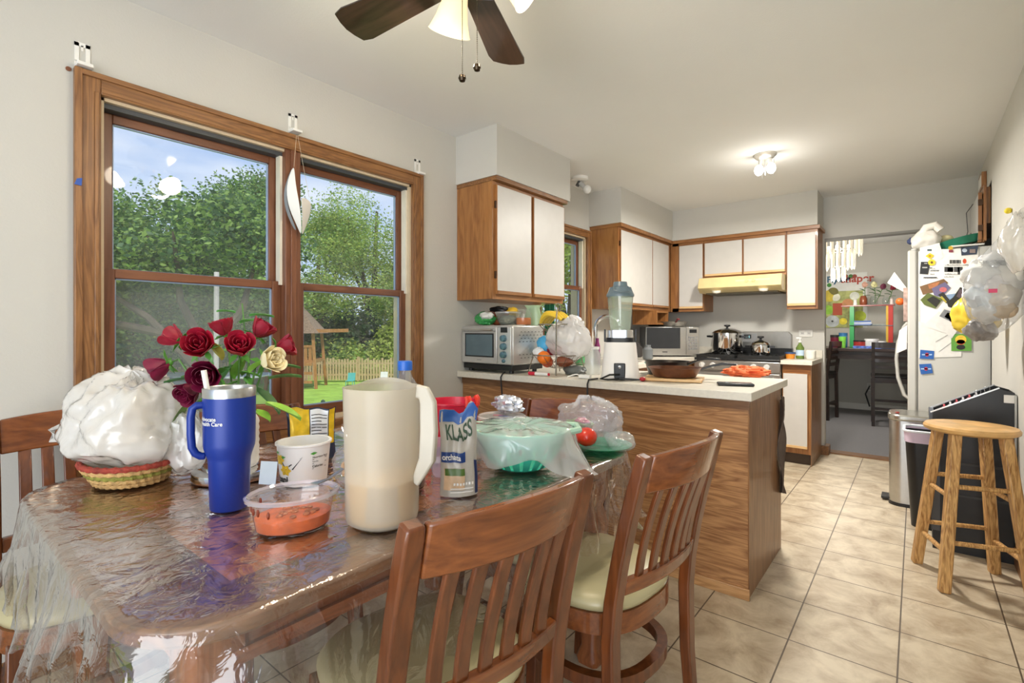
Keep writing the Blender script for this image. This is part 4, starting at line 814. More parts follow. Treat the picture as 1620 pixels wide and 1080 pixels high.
# ================= CHAIRS =================
def chair(label, x, y, rz, zs=1.0, proto=[]):
    if proto:
        o = copy_tree(proto[0])
    else:
        o = thing('dining_chair', '', 'chair'); hw = .205
        seat = MB(); 
        outline = [(hw*1.0*sin(R(a))*(1+.04*cos(R(2*a))), .215*cos(R(a))*(1.0)) for a in range(0, 360, 10)]
        outline = [(.215*math.copysign(abs(sin(R(a)))**.7, sin(R(a)))*(1.0+.04*cos(R(a))), .21*math.copysign(abs(cos(R(a)))**.75, cos(R(a)))) for a in range(0, 360, 8)]
        n = len(outline); prof = [(.0, .485), (.55, .484), (.82, .478), (.94, .468), (1.0, .452), (.985, .436), (.9, .43)]
        vs = [(0, 0, .486)]; fs = []
        for s_, z in prof[1:]: vs += [(px_*s_, py_*s_, z) for px_, py_ in outline]
        for k in range(n): fs.append((0, 1+(k+1) % n, 1+k))
        for i in range(len(prof)-2):
            for k in range(n): fs.append((1+i*n+k, 1+i*n+(k+1) % n, 1+(i+1)*n+(k+1) % n, 1+(i+1)*n+k))
        seat.add(vs, fs).build('seat', VINYL, o, angle=80)
        b = MB(); vs = []; 
        for s_, z in ((1.0, .432), (1.0, .375), (.88, .375), (.88, .432)): vs += [(px_*s_, py_*s_, z) for px_, py_ in outline]
        b.add(vs, [(i*n+k, i*n+(k+1) % n, ((i+1) % 4)*n+(k+1) % n, ((i+1) % 4)*n+k) for i in range(4) for k in range(n)]); b.build('seat_frame', CHWX, o, angle=50)
        ring = [(.185*math.copysign(abs(sin(R(a)))**.8, sin(R(a))), -.01+.19*math.copysign(abs(cos(R(a)))**.8, cos(R(a))), .24) for a in range(0, 360, 8)]
        b = MB(); vs = []
        for s_, z in ((1.07, .255), (1.07, .222), (.93, .222), (.93, .255)): vs += [(q[0]*s_, q[1]*s_, z) for q in ring]
        b.add(vs, [(i*n+k, i*n+(k+1) % n, ((i+1) % 4)*n+(k+1) % n, ((i+1) % 4)*n+k) for i in range(4) for k in range(n)]); b.build('ring_stretcher', CHW, o, angle=50)
        for s_ in (-1, 1):
            MB().bar([(s_*.175, .15, .40), (s_*.19, .195, .0)], [.046, .034], [.046, .034], up=(0, 1, 0)).build('leg', CHW, o, bevel=.004)
        yb = lambda z: -.205-.02*max(0, (.35-z)/.35)**2-.095*(max(0, z-.42)/.46)**1.35
        for s_ in (-1, 1):
            MB().bar([(s_*(hw+.002), yb(z), z) for z in (0, .2, .4, .5, .6, .7, .8, .86, .885)], [.036, .04, .042, .042, .042, .042, .04, .038, .034], [.03, .034, .036, .036, .034, .034, .034, .032, .03], up=(0, 1, 0)).build('back_post', CHW, o, bevel=.005)
        bow = lambda x_: -.045*(1-(x_/hw)**2)
        b = MB(); vs = []; fs = []; m_ = 14
        for i in range(m_+1):
            x_ = -hw+.018+(2*hw-.036)*i/m_; c_ = .012*(1-(x_/hw)**2)
            for z, t_ in ((.79-.004+.0, 0), (.79-.004, 1), (.882+c_, 1), (.882+c_, 0)):
                vs.append((x_, yb(z)+bow(x_)+(.011 if t_ else -.011), z))
        for i in range(m_):
            for q in range(4): fs.append((i*4+q, i*4+(q+1) % 4, (i+1)*4+(q+1) % 4, (i+1)*4+q))
        fs += [(3, 2, 1, 0), tuple(m_*4+q for q in range(4))]
        b.add(vs, fs).build('top_rail', CHWX, o, bevel=.005, angle=50)
        b = MB(); vs = []
        for i in range(m_+1):
            x_ = -hw+.018+(2*hw-.036)*i/m_
            for z, t_ in ((.515, 0), (.515, 1), (.555, 1), (.555, 0)): vs.append((x_, yb(z)+bow(x_)*.7+(.012 if t_ else -.012), z))
        b.add(vs, fs).build('lower_rail', CHWX, o, bevel=.004, angle=50)
        for i in range(6):
            x_ = -.132+.0528*i
            MB().bar([(x_, yb(z)+bow(x_)*(.7+.3*(z-.53)/.26)+.006*sin(pi*(z-.53)/.27), z) for z in (.545, .6, .65, .7, .75, .80)], .03, .012, up=(0, 1, 0)).build('slat', CHW, o, bevel=.003)
        proto.append(o)
    tag(o, label, 'chair', 'dining chairs around the table'); o.location = (x, y, 0); o.rotation_euler = (0, 0, rz); o.scale = (1, 1, zs); return o
# back centre given; seat centre lies .30 in front of the back top
def by_back(label, bx, by, ang, zs=1.0, w=1):
    d = Vector((-sin(ang), cos(ang))); return chair(label, bx+d.x*.315, by+d.y*.315, ang, zs)
by_back('wooden slat back chair nearest the camera, its back cutting across the table front', -.561, .702, R(90-9))
by_back('wooden chair with olive cream seat between the nearest chair and the peninsula', -.468, 1.323, R(90-6))
by_back('wooden chair at the far head of the table against the peninsula panel', -1.115, 1.745, R(180))
by_back('wooden chair beneath the window, post seen between roses and striped snack bag', -1.985, .80, R(-90))
by_back('wooden chair at the left by the wall behind the bagged basket', -2.17, .37, R(-92), 1.03)

# ================= THINGS ON THE TABLE =================
def T(x, y): return (x, y, TZ2)
# basket with bag
o = thing('woven_basket', 'low woven straw basket with red and green bands under the white bag', 'basket', T(-1.69, .40)); cols = []
for k in range(5):
    r_ = .098+.009*k; b = MB(); nn = 96
    ys = [(r_*cos(2*pi*i/nn), r_*.82*sin(2*pi*i/nn), .010+.0125*k) for i in range(nn)]
    b.tube(ys, [.0075*(1+.22*sin(i*2*pi/3+k*2)) for i in range(nn)], 8, closed=True)
    b.build('straw_coil', mat(*[('straw_tan', 'C8A066'), ('straw_tan', 'C8A066'), ('straw_olive', '8E8A3C'), ('straw_tan', 'C8A066'), ('straw_red', '9A3A2A')][k], .8, var=.35, scale=60, bump=.8, bscale=90) if False else mat(['straw_tan', 'straw_tan', 'straw_olive', 'straw_tan', 'straw_red'][k], ['C8A066', 'C8A066', '8E8A3C', 'C8A066', '9A3A2A'][k], .8, var=.3, scale=60, bump=.6, bscale=90), o)
MB().lathe([(.0, .004), (.1, .004)], n=40, sq=.82, cap=False).build('base', mat('straw_tan', 'C8A066'), o)
WBAG = film('grocery_bag_film', 'FAF8F4', .80, .18, gmul=1.6, bump=.6, bscale=14)
cf = bagfn(33, .11, .22, .24, .11, 9)
o = thing('plastic_bag', 'puffed white plastic bag sitting in the woven basket', 'plastic bag', (-1.69, .40, TZ2+.16))
MB().ball((0, 0, 0), (.155, .14, .135), 60, fn=lambda v: cf(v)*(1-(.18*max(0, -v.z-.35)))).build('bag_body', WBAG, o, angle=70)
MB().tube([(-.12, -.07, -.0), (-.20, -.11, -.015), (-.245, -.13, -.03), (-.22, -.13, -.055), (-.15, -.09, -.045), (-.1, -.05, -.04)], [.03, .02, .013, .013, .02, .03], 12, flat=.4).build('bag_handle', WBAG, o)
MB().ball((-.0, .0, -.03), (.105, .095, .075), 16, fn=crumple(6)).build('wrapped_food', mat('bread_tan', 'DDD0B8', .7, var=.1), o)
MB().ball((.095, .10, -.05), (.075, .05, .08), 34, fn=bagfn(16, .1, .3, .3, .12)).build('bag_side', WBAG, o)
# tumbler
o = thing('tumbler', 'tall blue steel tumbler with handle and straw', 'tumbler', T(-1.255, .485), 0)
BLU = mat('tumbler_blue', '0C2F88', .38, .1, var=.02); rr_ = lambda z: .0535
MB().lathe([(.038, 0), (.041, .003), (.0445, .115), (.047, .125), (.0535, .145), (.0545, .155), (.0555, .262)], n=48).build('body', BLU, o, angle=50)
MB().lathe([(.0558, .262), (.0562, .282), (.055, .284), (.053, .282), (.052, .27), (0, .27)], n=48, cap=False).build('steel_rim', STEEL, o)
tc_ = Vector((-1.255, .485)); toc = (-tc_).normalized(); ac = math.atan2(toc.y, toc.x)      # direction to the room side
ha = ac-R(88); hd = Vector((cos(ha), sin(ha), 0))
MB().tube([hd*.050+Vector((0, 0, .245)), hd*.066+Vector((0, 0, .245)), hd*.074+Vector((0, 0, .238)), hd*.077+Vector((0, 0, .22)), hd*.077+Vector((0, 0, .18)), hd*.075+Vector((0, 0, .15)), hd*.068+Vector((0, 0, .135)), hd*.058+Vector((0, 0, .128)), hd*.048+Vector((0, 0, .127))], .0085, 12).build('handle', BLU, o, bevel=.004)
MB().tube([hd*.018+Vector((0, 0, .1)), hd*.052+Vector((0, 0, .325))], .006, 12).build('straw', mat('straw_clear', 'E4E2DC', .3), o)
def wrap(r, a0, z0, flare=0): return lambda x, y: Vector(((r+flare)*cos(a0+x/r), (r+flare)*sin(a0+x/r), z0+y))
textmesh('Advocate\nHealth Care', .0125, WHT, o, lambda x, y: Vector((.0562*cos(ac-R(78)+x/.0562), .0562*sin(ac-R(78)+x/.0562), .212+y)), bold=.0002)
# chrome tray & rod
o = thing('paper_towel_holder', 'round chrome holder base with upright rod behind the tumbler', 'holder', T(-1.52, .60))
MB().lathe([(.105, 0), (.108, .006), (.105, .022), (.095, .026), (0, .026)], n=44).build('base', CHROME, o)
MB().tube([(-.125, -.045, 0), (-.125, -.045, .115)], .0065, 12).build('rod', CHROME, o); MB().tube([(-.09, -.03, .012), (-.125, -.045, .012)], .006, 8).build('rod_foot', CHROME, o)
o = thing('ribbed_vase', 'white ribbed vase holding the roses on the chrome base', 'vase', (-1.515, .605, TZ2+.027))
MB().lathe([(.05, 0)]+[(.056+.0022*(i % 2), .008+.009*i) for i in range(15)]+[(.05, .145), (.044, .14), (.044, .02), (0, .02)], n=36, cap=False).build('vase_body', mat('vase_white', 'E6E3DC', .35), o)
vx, vy, vz = -1.515, .605, TZ2+.027
# roses
RED = mat('rose_red', '8E0626', .5, var=.25, scale=30, sss=.1); REDD = mat('rose_magenta', '6E0832', .5, var=.25, scale=30); CRM = mat('rose_cream', 'EFE2B8', .5, var=.08, scale=20); LEAFG = mat('rose_leaf', '4E8A34', .4, var=.25, scale=12); STEMG = mat('rose_stem', '4C7A30', .5)
def petal(b, M, r, h, open_, a0, span, curl, mi=0):
    def fn(u, v):
        a = a0+(u-.5)*span*(1-.35*(2*abs(u-.5))**2*v); w = v**.8
        edge = 1-.28*(2*abs(u-.5))**2.5
        z = h*v*edge; rr = r*(.32+.68*sin(min(1, v*1.15)*pi/2))*(1+open_*v*v)+curl*max(0, v-.75)*4*r*(1-(2*abs(u-.5))**2*.3)
        return (rr*cos(a), rr*sin(a), z-.25*curl*r*max(0, v-.8)*5)
    b.grid(fn, 8, 9, mi, M)
def rose(label, pos, dirv, r=.03, m=RED, seed=0, group=None, leaves=1):
    rnd = random.Random(seed); o = thing('rose', label, 'flower', (0, 0, 0)); o.location = (vx, vy, vz+.02)
    P = Vector(pos)-Vector(o.location); D = Vector(dirv).normalized(); M = Matrix.Translation(P) @ D.to_track_quat('Z', 'Y').to_matrix().to_4x4()
    b = MB(); h = r*1.75
    for k in range(3): petal(b, M, r*.28, h*.92, -.1, k*2.1+.3, 2.6, .0)
    for k in range(4): petal(b, M, r*.50, h*.98, .0, k*1.6+.9, 2.2, .05)
    for k in range(5): petal(b, M, r*.74, h*.99, .0, k*1.26, 1.9, .06+.05*rnd.random())
    for k in range(5): petal(b, M, r*.95, h*(.92+.08*rnd.random()), .06+.12*rnd.random(), k*1.26+.6, 1.8, .10+.12*rnd.random())
    b.build('bloom', m, o, thick=.0008, angle=80)
    b = MB()
    for k in range(5):
        a = k*1.26+.3; b.add([(r*.1*cos(a), r*.1*sin(a), 0), (r*.8*cos(a+.3), r*.8*sin(a+.3), r*.12), (r*1.35*cos(a), r*1.35*sin(a), -r*.15), (r*.8*cos(a-.3), r*.8*sin(a-.3), r*.12)], [(0, 1, 2, 3)], 0, M)
    b.ball((0, 0, -.0), (r*.28, r*.28, r*.3), 8, 0, M); b.build('sepals', LEAFG, o, thick=.0007)
    mid = P*.55+Vector((0, 0, .05)); pts = [Vector((rnd.uniform(-.01, .01), rnd.uniform(-.01, .01), 0)), Vector((P.x*.2, P.y*.2, .12)), mid, P-D*r*.8, P]
    MB().tube(pts, .0028, 6).build('stem', STEMG, o)
    for k in range(leaves):
        leaf(o, pts[1].lerp(pts[3], .3+.3*k), (rnd.uniform(-1, 1), rnd.uniform(-1, 1), rnd.uniform(-.4, .5)), .055, LEAFG)
    return o
def leaf(par, p, d, ln, m, wid=.5):
    D = Vector(d).normalized(); S_ = D.cross(Vector((0, 0, 1))).normalized(); U = S_.cross(D)
    def fn(u, v):
        w = ln*wid*sin(pi*min(1, v*.97+.015))**.8*(u-.5)*(1-.3*v); return Vector(p)+D*ln*v+S_*w+U*(abs(u-.5)*ln*.18-ln*.22*v*v)
    return MB().grid(fn, 4, 10).build('leaf', m, par, thick=.0006)
def rp_(px, py, d):
    u = (px-810)/F*d; z = H+(HY-py)/F*d; return (u*CA-d*SA, u*SA+d*CA, z)
cam_dir = Vector((1.5, -.6, 0)).normalized()
for i, (px, py, d, r, m, dv, lb) in enumerate([
    (268, 574, 1.40, .030, REDD, (-.5, -1.0, -.5), 'drooping magenta red rose at the far left of the bouquet'),
    (287, 540, 1.46, .028, RED, (-.6, -.6, .5), 'red rose upper left of the bouquet, beside the drooping one'),
    (322, 552, 1.38, .034, RED, (.9, -.7, .5), 'large open red rose left of the bouquet centre'),
    (357, 530, 1.50, .029, RED, (-.1, -.3, 1), 'red rose at the top centre of the bouquet'),
    (379, 557, 1.36, .032, RED, (1, -.4, .8), 'full red rose facing the room right of the bouquet centre'),
    (405, 532, 1.46, .030, RED, (.3, .5, .8), 'dark hearted red rose at the upper right of the bouquet'),
    (438, 551, 1.45, .028, RED, (.6, 1, .35), 'red rose at the far right of the bouquet by the window post'),
    (416, 573, 1.38, .031, CRM, (.8, .3, .2), 'cream rose hanging at the right of the bouquet'),
    (335, 590, 1.34, .034, REDD, (.9, -.8, -.1), 'deep crimson rose just above the tumbler straw'),
    (312, 612, 1.36, .030, REDD, (.4, -1, -.5), 'dark drooping rose low at the left behind the tumbler rim')]):
    rose(lb, rp_(px, py, d), dv, r, m, i+10, leaves=2)
o = thing('rose_foliage', 'loose green rose leaves filling the bouquet', 'leaves', (vx, vy, vz+.02)); off = Vector(o.location)
for px, py, d, dv, ln, c in ((300, 640, 1.38, (-.35, -.5, -1), .12, '5E7A34'), (330, 560, 1.40, (-.7, -.5, .2), .07, '3E8A3A'), (372, 600, 1.40, (.3, .1, .8), .08, '6EA83C'), (395, 590, 1.38, (.5, .2, .5), .07, '7EB444'),
    (420, 640, 1.34, (.7, .7, -.25), .10, '86B83A'), (400, 615, 1.38, (.6, .5, -.5), .10, '3A6A34'), (380, 512, 1.5, (.5, .2, .2), .06, '5A9A4A'), (395, 500, 1.5, (.9, .9, .2), .07, '5A9A4A'), (372, 495, 1.52, (-.9, -.6, .3), .06, '5A9A4A'), (360, 515, 1.5, (-.8, -.3, .0), .06, '5A9A4A'), (310, 600, 1.4, (-.8, -1, .1), .08, '2E6A30'), (350, 570, 1.42, (.2, -.4, .9), .07, 'B4A648'), (345, 610, 1.41, (-.1, .4, .8), .07, '3A6A34'), (425, 600, 1.45, (.5, .6, .2), .09, '4A7A3C'), (430, 580, 1.5, (.5, .7, .1), .08, '4A7A3C'), (405, 650, 1.33, (.9, .2, -.2), .06, '86B83A')):
    leaf(o, Vector(rp_(px, py, d))-off, dv, ln, mat('foliage_'+c, c, .45, var=.2, scale=14), .6)
MB().tube([(0, 0, 0), (.03, .03, .15), Vector(rp_(383, 480, 1.52))-off], .002, 6).build('sprig', STEMG, o)
# orange sauce container
o = thing('plastic_container', 'oval clear tub of orange sauce with a spoon at the table front', 'container', T(-1.03, .525), R(70))
PL = film('tub_plastic', 'F0ECF4', .08, .08, gmul=2.0)
ov = .80
MB().lathe([(.066, 0), (.072, .004), (.077, .03), (.082, .062), (.084, .066)], n=44, sq=ov, cap=False).lathe([(0, .002), (.066, .0)], n=44, sq=ov, cap=False).build('tub', PL, o)
MB().lathe([(.084, .066), (.094, .067), (.095, .073), (.090, .0755), (.084, .071)], n=44, sq=ov, cap=False).build('rim', film('tub_rim', 'EFEAF4', .4, .08, gmul=2), o)
MB().lathe([(.0655, .0015), (.0715, .005), (.075, .028), (.02, .032), (0, .032)], n=40, sq=ov, cap=False).build('sauce', mat('orange_sauce', 'D2600A', .3, var=.3, scale=40), o)
b = MB(); rnd = random.Random(4)
for k in range(26):
    a = rnd.uniform(0, 6.28); r_ = rnd.uniform(.0, .055); b.ball((r_*cos(a), r_*sin(a)*ov, .032), (.007, .006, .004), 5)
b.build('sauce_bits', mat('sauce_bits', 'A85A24', .4, var=.4, scale=60), o)
b = MB()
for k in range(5):
    a = rnd.uniform(2.0, 4.2); b.ball((.0795*cos(a), .0795*sin(a)*ov, .045+.014*rnd.random()), (.003, .004+.008*rnd.random(), .008), 6)
b.build('sauce_smears', mat('sauce_smear', '7E3216', .4), o)
tag(MB().bar([Vector(rp_(497, 765, 1.06)), Vector(rp_(520, 757, 1.10)), Vector(rp_(543, 741, 1.12))], [.02, .008, .012], .002).build('spoon', STEEL), 'steel spoon resting in the orange sauce tub', 'spoon')
# pitcher
o = thing('pitcher', 'large frosted plastic pitcher part full of pale drink', 'pitcher', T(-.91, .665))
pc = Vector((-.91, .665)); pa = math.atan2(-pc.y, -pc.x)
PM = film('pitcher_frosted', 'E6DFD0', .55, .25, gmul=.8)
sqp = lambda a, z: 1+.02*cos(4*(a-pa))
MB().lathe([(.066, 0), (.074, .006), (.077, .02), (.078, .12), (.082, .29), (.083, .294), (.0805, .294), (.076, .12), (.074, .02), (0, .006)], n=56, cap=False, fx=sqp).build('body', PM, o)
MB().lathe([(.065, .007), (.0735, .02), (.0755, .095), (0, .096)], n=44, cap=False).build('drink', mat('horchata_drink', 'CFA868', .5), o)
h_ = pa+R(62); e = Vector((cos(h_), sin(h_), 0)); z_ = Vector((0, 0, 1))
MB().bar([e*.079+z_*.286, e*.098+z_*.283, e*.108+z_*.262, e*.110+z_*.20, e*.106+z_*.14, e*.09+z_*.11, e*.076+z_*.085], [.03, .032, .034, .036, .034, .026, .02], [.010, .014, .02, .022, .022, .016, .008], up=tuple(e.cross(z_))).build('handle', mat('pitcher_handle', 'C2BAAA', .4), o, bevel=.006)
l2 = pa-R(150); e2 = Vector((cos(l2), sin(l2), 0)); b = MB()
b.grid(lambda u, v: Vector((.084*cos(pa+R(120)+u*R(110)), .084*sin(pa+R(120)+u*R(110)), .29+.016*sin(pi*u)*v)), 16, 2); b.build('pour_lip', PM, o, thick=.002)
# yogurt tub
o = thing('yogurt_tub', 'open white vanilla yogurt tub with yellow flowers', 'tub', T(-1.315, .70)); yc = Vector((-1.315, .70)); ya_ = math.atan2(-yc.y, -yc.x)
MB().lathe([(.058, 0), (.060, .004), (.069, .105), (.073, .107), (.073, .112), (.067, .112), (.057, .006), (0, .005)], n=48, cap=False).build('tub_body', mat('tub_white', 'ECEAE6', .35, var=.01), o)
def onc(a_off, z0, r0=.0585, r1=.0690, hh=.105):
    return lambda x, y: (lambda rr: Vector((rr*cos(ya_+a_off+x/.064), rr*sin(ya_+a_off+x/.064), z0+y)))((r0+(r1-r0)*(z0+y)/hh)+.0021)
def decal(par, name, pts, fn, m):
    vs = [fn(x, y) for x, y in pts]; return MB().add(vs, [tuple(range(len(vs)))]).build(name, m, par, smooth=False)
YEL = mat('print_yellow', 'E0B92A', .5, var=.2, scale=60); BK = mat('print_black', '1C1A1C', .5)
for a_, z_0 in ((-R(62), .072), (-R(45), .045)):
    b = MB(); f_ = onc(a_, z_0)
    for k in range(6):
        t_ = k*1.047; b.add([f_(0, 0), f_(.013*cos(t_-.5), .011*sin(t_-.5)), f_(.019*cos(t_), .016*sin(t_)), f_(.013*cos(t_+.5), .011*sin(t_+.5))], [(0, 1, 2, 3)])
    b.build('printed_flower', YEL, o, smooth=False)
for a_, z_0, an in ((-R(18), .07, .6), (-R(14), .066, .9), (-R(54), .065, 2.2)):
    f_ = onc(a_, z_0); decal(o, 'printed_vanilla_pod', [(-.022*cos(an)-.0012*sin(an), -.022*sin(an)+.0012*cos(an)), (.022*cos(an), .022*sin(an)), (-.022*cos(an)+.0022*sin(an), -.022*sin(an)-.0022*cos(an))], f_, BK)
for a_, z_0 in ((R(20), .088), (-R(70), .09), (-R(50), .08)): decal(o, 'printed_leaf', [(-.008, 0), (0, .004), (.01, .001), (0, -.004)], onc(a_, z_0), mat('print_green', '4E9A3A', .5))
textmesh('Nutrition Facts', .0075, BK, o, onc(R(18), .075), bold=.0001); textmesh('Vanilla', .006, BK, o, onc(R(18), .064)); textmesh('Calories', .009, BK, o, onc(R(18), .05), bold=.0002)
for z_0 in (.071, .060, .046): decal(o, 'printed_rule', [(0, 0), (.045, 0), (.045, .0012), (0, .0012)], onc(R(18), z_0), BK)
textmesh('bani', .024, BK, o, onc(-R(74), .012), bold=.0009)
# white torn carton edge beside tub
o = thing('foil_seal', 'peeled silver and blue foil lid leaning left of the yogurt tub', 'foil', T(-1.36, .62), R(30)); MB().bar([(0, 0, .0), (0, .01, .06)], .05, .002, up=(0, 1, 0)).build('foil', STEEL, o)
# pouch helper
def pouch(name, label, loc, rz, w, h, d, m, n1=16, n2=22, seed=1, lean=0.0, top=.15):
    o = thing(name, label, 'bag', loc, rz)
    def side(s):
        def fn(u, v):
            x = (u-.5)*w*(1-.06*sin(pi*v)+.03*noise.noise(Vector((v*4, seed, 0))))
            th = d*.5*(sin(pi*u)**.5)*(1-v**2.2)+.0015
            th += .006*noise.noise(Vector((u*5, v*6, seed*3)))*sin(pi*u)
            return (x+.01*noise.noise(Vector((v*3, seed*2, 1)))*v, -s*th+lean*v*h+.012*noise.noise(Vector((u*4, v*3, seed)))*v, h*v*(1+top*noise.noise(Vector((u*3, seed, 9)))*v))
        return fn
    b = MB(); b.grid(side(1), n1, n2, 0).grid(side(-1), n1, n2, 1 if len(m) > 1 else 0); b.build('bag_body', m, o, angle=80)
    return o, side(1)
# chips bag behind yogurt: yellow / navy, nutrition panel
o, f_ = pouch('snack_bag', 'yellow and navy snack bag with nutrition panel behind the yogurt tub', T(-1.52, .835), R(65), .15, .165, .05, [mat('bag_navy', '28324A', .3, .2), mat('bag_navy', '28324A')], seed=4)
def patch(par, name, f, u0, u1, v0, v1, m, off=.0012, n=8):
    def g(u, v):
        p = Vector(f(u0+(u1-u0)*u, v0+(v1-v0)*v)); return (p.x, p.y-off, p.z)
    return MB().grid(g, n, n).build(name, m, par, angle=80)
patch(o, 'printed_panel', f_, .05, .45, .35, .99, mat('bag_yellow', 'D8B420', .3, .2, var=.3, scale=30)); patch(o, 'printed_panel', f_, .86, .98, .3, .99, mat('bag_yellow', 'D8B420'))
pn = patch(o, 'nutrition_panel', f_, .47, .84, .33, .97, mat('bag_silver_white', 'D8DCE2', .3, .2), .0018)
for k in range(9): patch(pn, 'printed_rule', f_, .49, .82 if k % 3 else .70, .38+.06*k, .395+.06*k, BK, .0026, 4)
# peanut bag
o = thing('peanut_bag', 'clear bag of peanuts in shells between the yogurt tub and pitcher', 'bag', T(-1.135, .745))
MB().ball((0, 0, .062), (.07, .052, .064), 24, fn=crumple(17, .12, .12, .05)).build('clear_bag', film('peanut_film', 'F4F4F6', .10, .1, gmul=1.0, bump=.4, bscale=25), o)
MB().lathe([(.03, .105), (.022, .13), (.05, .165)], n=16, cap=False, fx=lambda a, z: 1+.3*sin(a*4+z*50)).build('bag_neck', film('peanut_film', 'EEEEF0'), o)
rnd = random.Random(11); PN = mat('peanut_shell', 'C8A070', .8, var=.25, scale=40, bump=.6, bscale=150)
k_ = 0
for i in range(26):
    a = rnd.uniform(0, 6.28); z = .02+.085*(i/26); r_ = rnd.uniform(.015, .048)*(1-.3*abs(z-.05)/.06); L_ = Vector((rnd.gauss(0, 1), rnd.gauss(0, 1), rnd.gauss(0, .6))).normalized()*.016
    p = Vector((-1.135+r_*cos(a), .745+r_*.75*sin(a), TZ2+z)); q = MB().tube([-L_*1.1, -L_*.8, -L_*.4, L_*.05, L_*.5, L_*.85, L_*1.1], [.002, .0085, .0095, .0072, .0095, .0085, .002], 8).build('peanut', PN, loc=p)
    tag(q, 'tan peanut in its shell inside the clear bag', 'peanut', 'peanuts in the clear bag')
# bottle with blue cap
o = thing('drink_bottle', 'large clear bottle with blue cap and blue label behind the pitcher', 'bottle', T(-1.045, .835))
MB().lathe([(.045, 0), (.053, .012), (.054, .20), (.050, .225), (.034, .27), (.018, .295), (.014, .31), (.014, .322)], n=40, cap=False).build('bottle', film('bottle_clear', 'DCE8F2', .12, .04, gmul=2, bump=.3, bscale=40), o)
MB().lathe([(.0505, .006), (.0515, .014), (.0515, .05), (0, .05)], n=36, cap=False).build('liquid', mat('cola_dark', '1C1420', .1), o)
MB().lathe([(.0548, .085), (.0548, .19)], n=40, cap=False).build('bottle_label', mat('label_blue', '2A4EA8', .4, var=.3), o)
MB().lathe([(.0185, .312), (.0185, .332), (.0175, .336), (0, .337)], n=30, fx=lambda a, z: 1+.02*cos(a*30)).build('cap', mat('cap_blue', '1F62C4', .35), o)
# horchata pouch
o, f_ = pouch('drink_mix_pouch', 'grey and blue horchata drink mix pouch beside the pitcher', T(-.905, .895), R(52), .098, .215, .05, [mat('pouch_grey', 'B9B4AA', .35, .1, var=.12, scale=20), mat('pouch_grey', 'B9B4AA')], seed=7, top=.2)
patch(o, 'printed_top', f_, .0, 1, .86, 1, mat('pouch_blue', '2E5EA8', .35)); patch(o, 'printed_edge', f_, .90, .99, .02, .40, mat('pouch_blue_dark', '1E2F5E', .35))
patch(o, 'printed_cup', f_, .08, .62, .08, .33, mat('pouch_cream', 'D9B893', .35, var=.2, scale=30), .0012)
p1 = patch(o, 'name_banner', f_, .02, .66, .40, .52, mat('pouch_navy', '1E3F7E', .35), .0022); p2 = patch(o, 'green_banner', f_, .1, .62, .25, .33, mat('pouch_green', '4E6A2A', .35), .0026)
def onf(f, u0, v0, su, sv, off): return lambda x, y: (lambda p: (p.x, p.y-off, p.z))(Vector(f(min(1, max(0, u0+x/su)), min(1, v0+y/sv))))
textmesh('KLASS', .052, mat('print_green_dark', '2E4A34', .5), o, onf(f_, .14, .66, .20, .215, .003), bold=.0010)
textmesh('orchata', .020, WHT, p1, onf(f_, .04, .432, .125, .215, .0036), bold=.0006)
for k in range(7): patch(o, 'printed_mark', f_, .32+.08*k, .37+.08*k, .135, .165, mat('print_white', 'EDEBE6', .5), .003, 2)
for k in range(2): patch(o, 'printed_rule', f_, .25, .85, .05+.04*k, .062+.04*k, mat('print_white', 'EDEBE6'), .003, 6)
# lavender box behind
o = thing('plastic_box', 'pale lavender plastic tub between bottle and red bucket', 'box', T(-1.06, 1.02), R(50)); MB().lathe([(.055, 0), (.06, .01), (.064, .085), (.066, .09)], n=32, fx=sq(5), cap=False).lathe([(0, .003), (.055, .003)], n=32, fx=sq(5), cap=False).build('tub', film('lavender_plastic', 'D9D4F0', .45, .15), o)
# red bucket
o = thing('bucket', 'red plastic bucket with two pronged clips near the window wall', 'bucket', T(-1.30, 1.25)); RB = mat('bucket_red', 'C81A3A', .3, var=.02)
MB().lathe([(.075, 0), (.078, .005), (.098, .155), (.102, .157), (.102, .163), (.095, .163), (.073, .008), (0, .006)], n=44, cap=False).build('bucket_body', RB, o)
for k in (-.4, .1):
    for q in (0, .13): a = k+q+R(10); MB().tube([(.099*cos(a), .099*sin(a), .15), (.101*cos(a), .101*sin(a), .175), (.094*cos(a), .094*sin(a), .185)], .007, 8).build('prong', mat('prong_red', 'E03A2A', .35), o)
MB().ball((.01, -.02, .1), (.05, .05, .04), 14, fn=crumple(5)).build('crumpled_lining', mat('tissue_white', 'E4DEDC', .7), o)
# white lidded tub
o = thing('food_tub', 'round white lidded food tub beside the red bucket', 'tub', T(-1.115, 1.31))
MB().lathe([(.066, 0), (.068, .004), (.078, .11)], n=44).build('tub_body', mat('tub_cream', 'E4DFD8', .4, var=.01), o); ld = MB().lathe([(.084, .108), (.085, .12), (.08, .123), (.077, .118), (0, .119)], n=44).build('lid', film('tub_lid', 'ECE8E4', .8, .2), o)
for k, (a_, c_) in enumerate(((-.03, 'B4546A'), (-.005, '3A4A7E'), (.02, '7E8AA8'))): MB().prism([(a_, -.012), (a_+.03, .0), (a_+.026, .012), (a_-.004, .0)], .1196, .1202).build('printed_mark', mat('tubprint_'+c_, c_, .5), ld)
tag(MB().ball((0, 0, 0), (.06, .035, .028), 20, fn=crumple(27, .3, .3, .12)).build('crumpled_wrapper', mat('foil_wrapper', 'D2D4DC', .2, .6, var=.3, scale=30), loc=(-1.13, 1.36, TZ2+.153)), 'crumpled silver wrapper lying on the white food tub', 'wrapper')
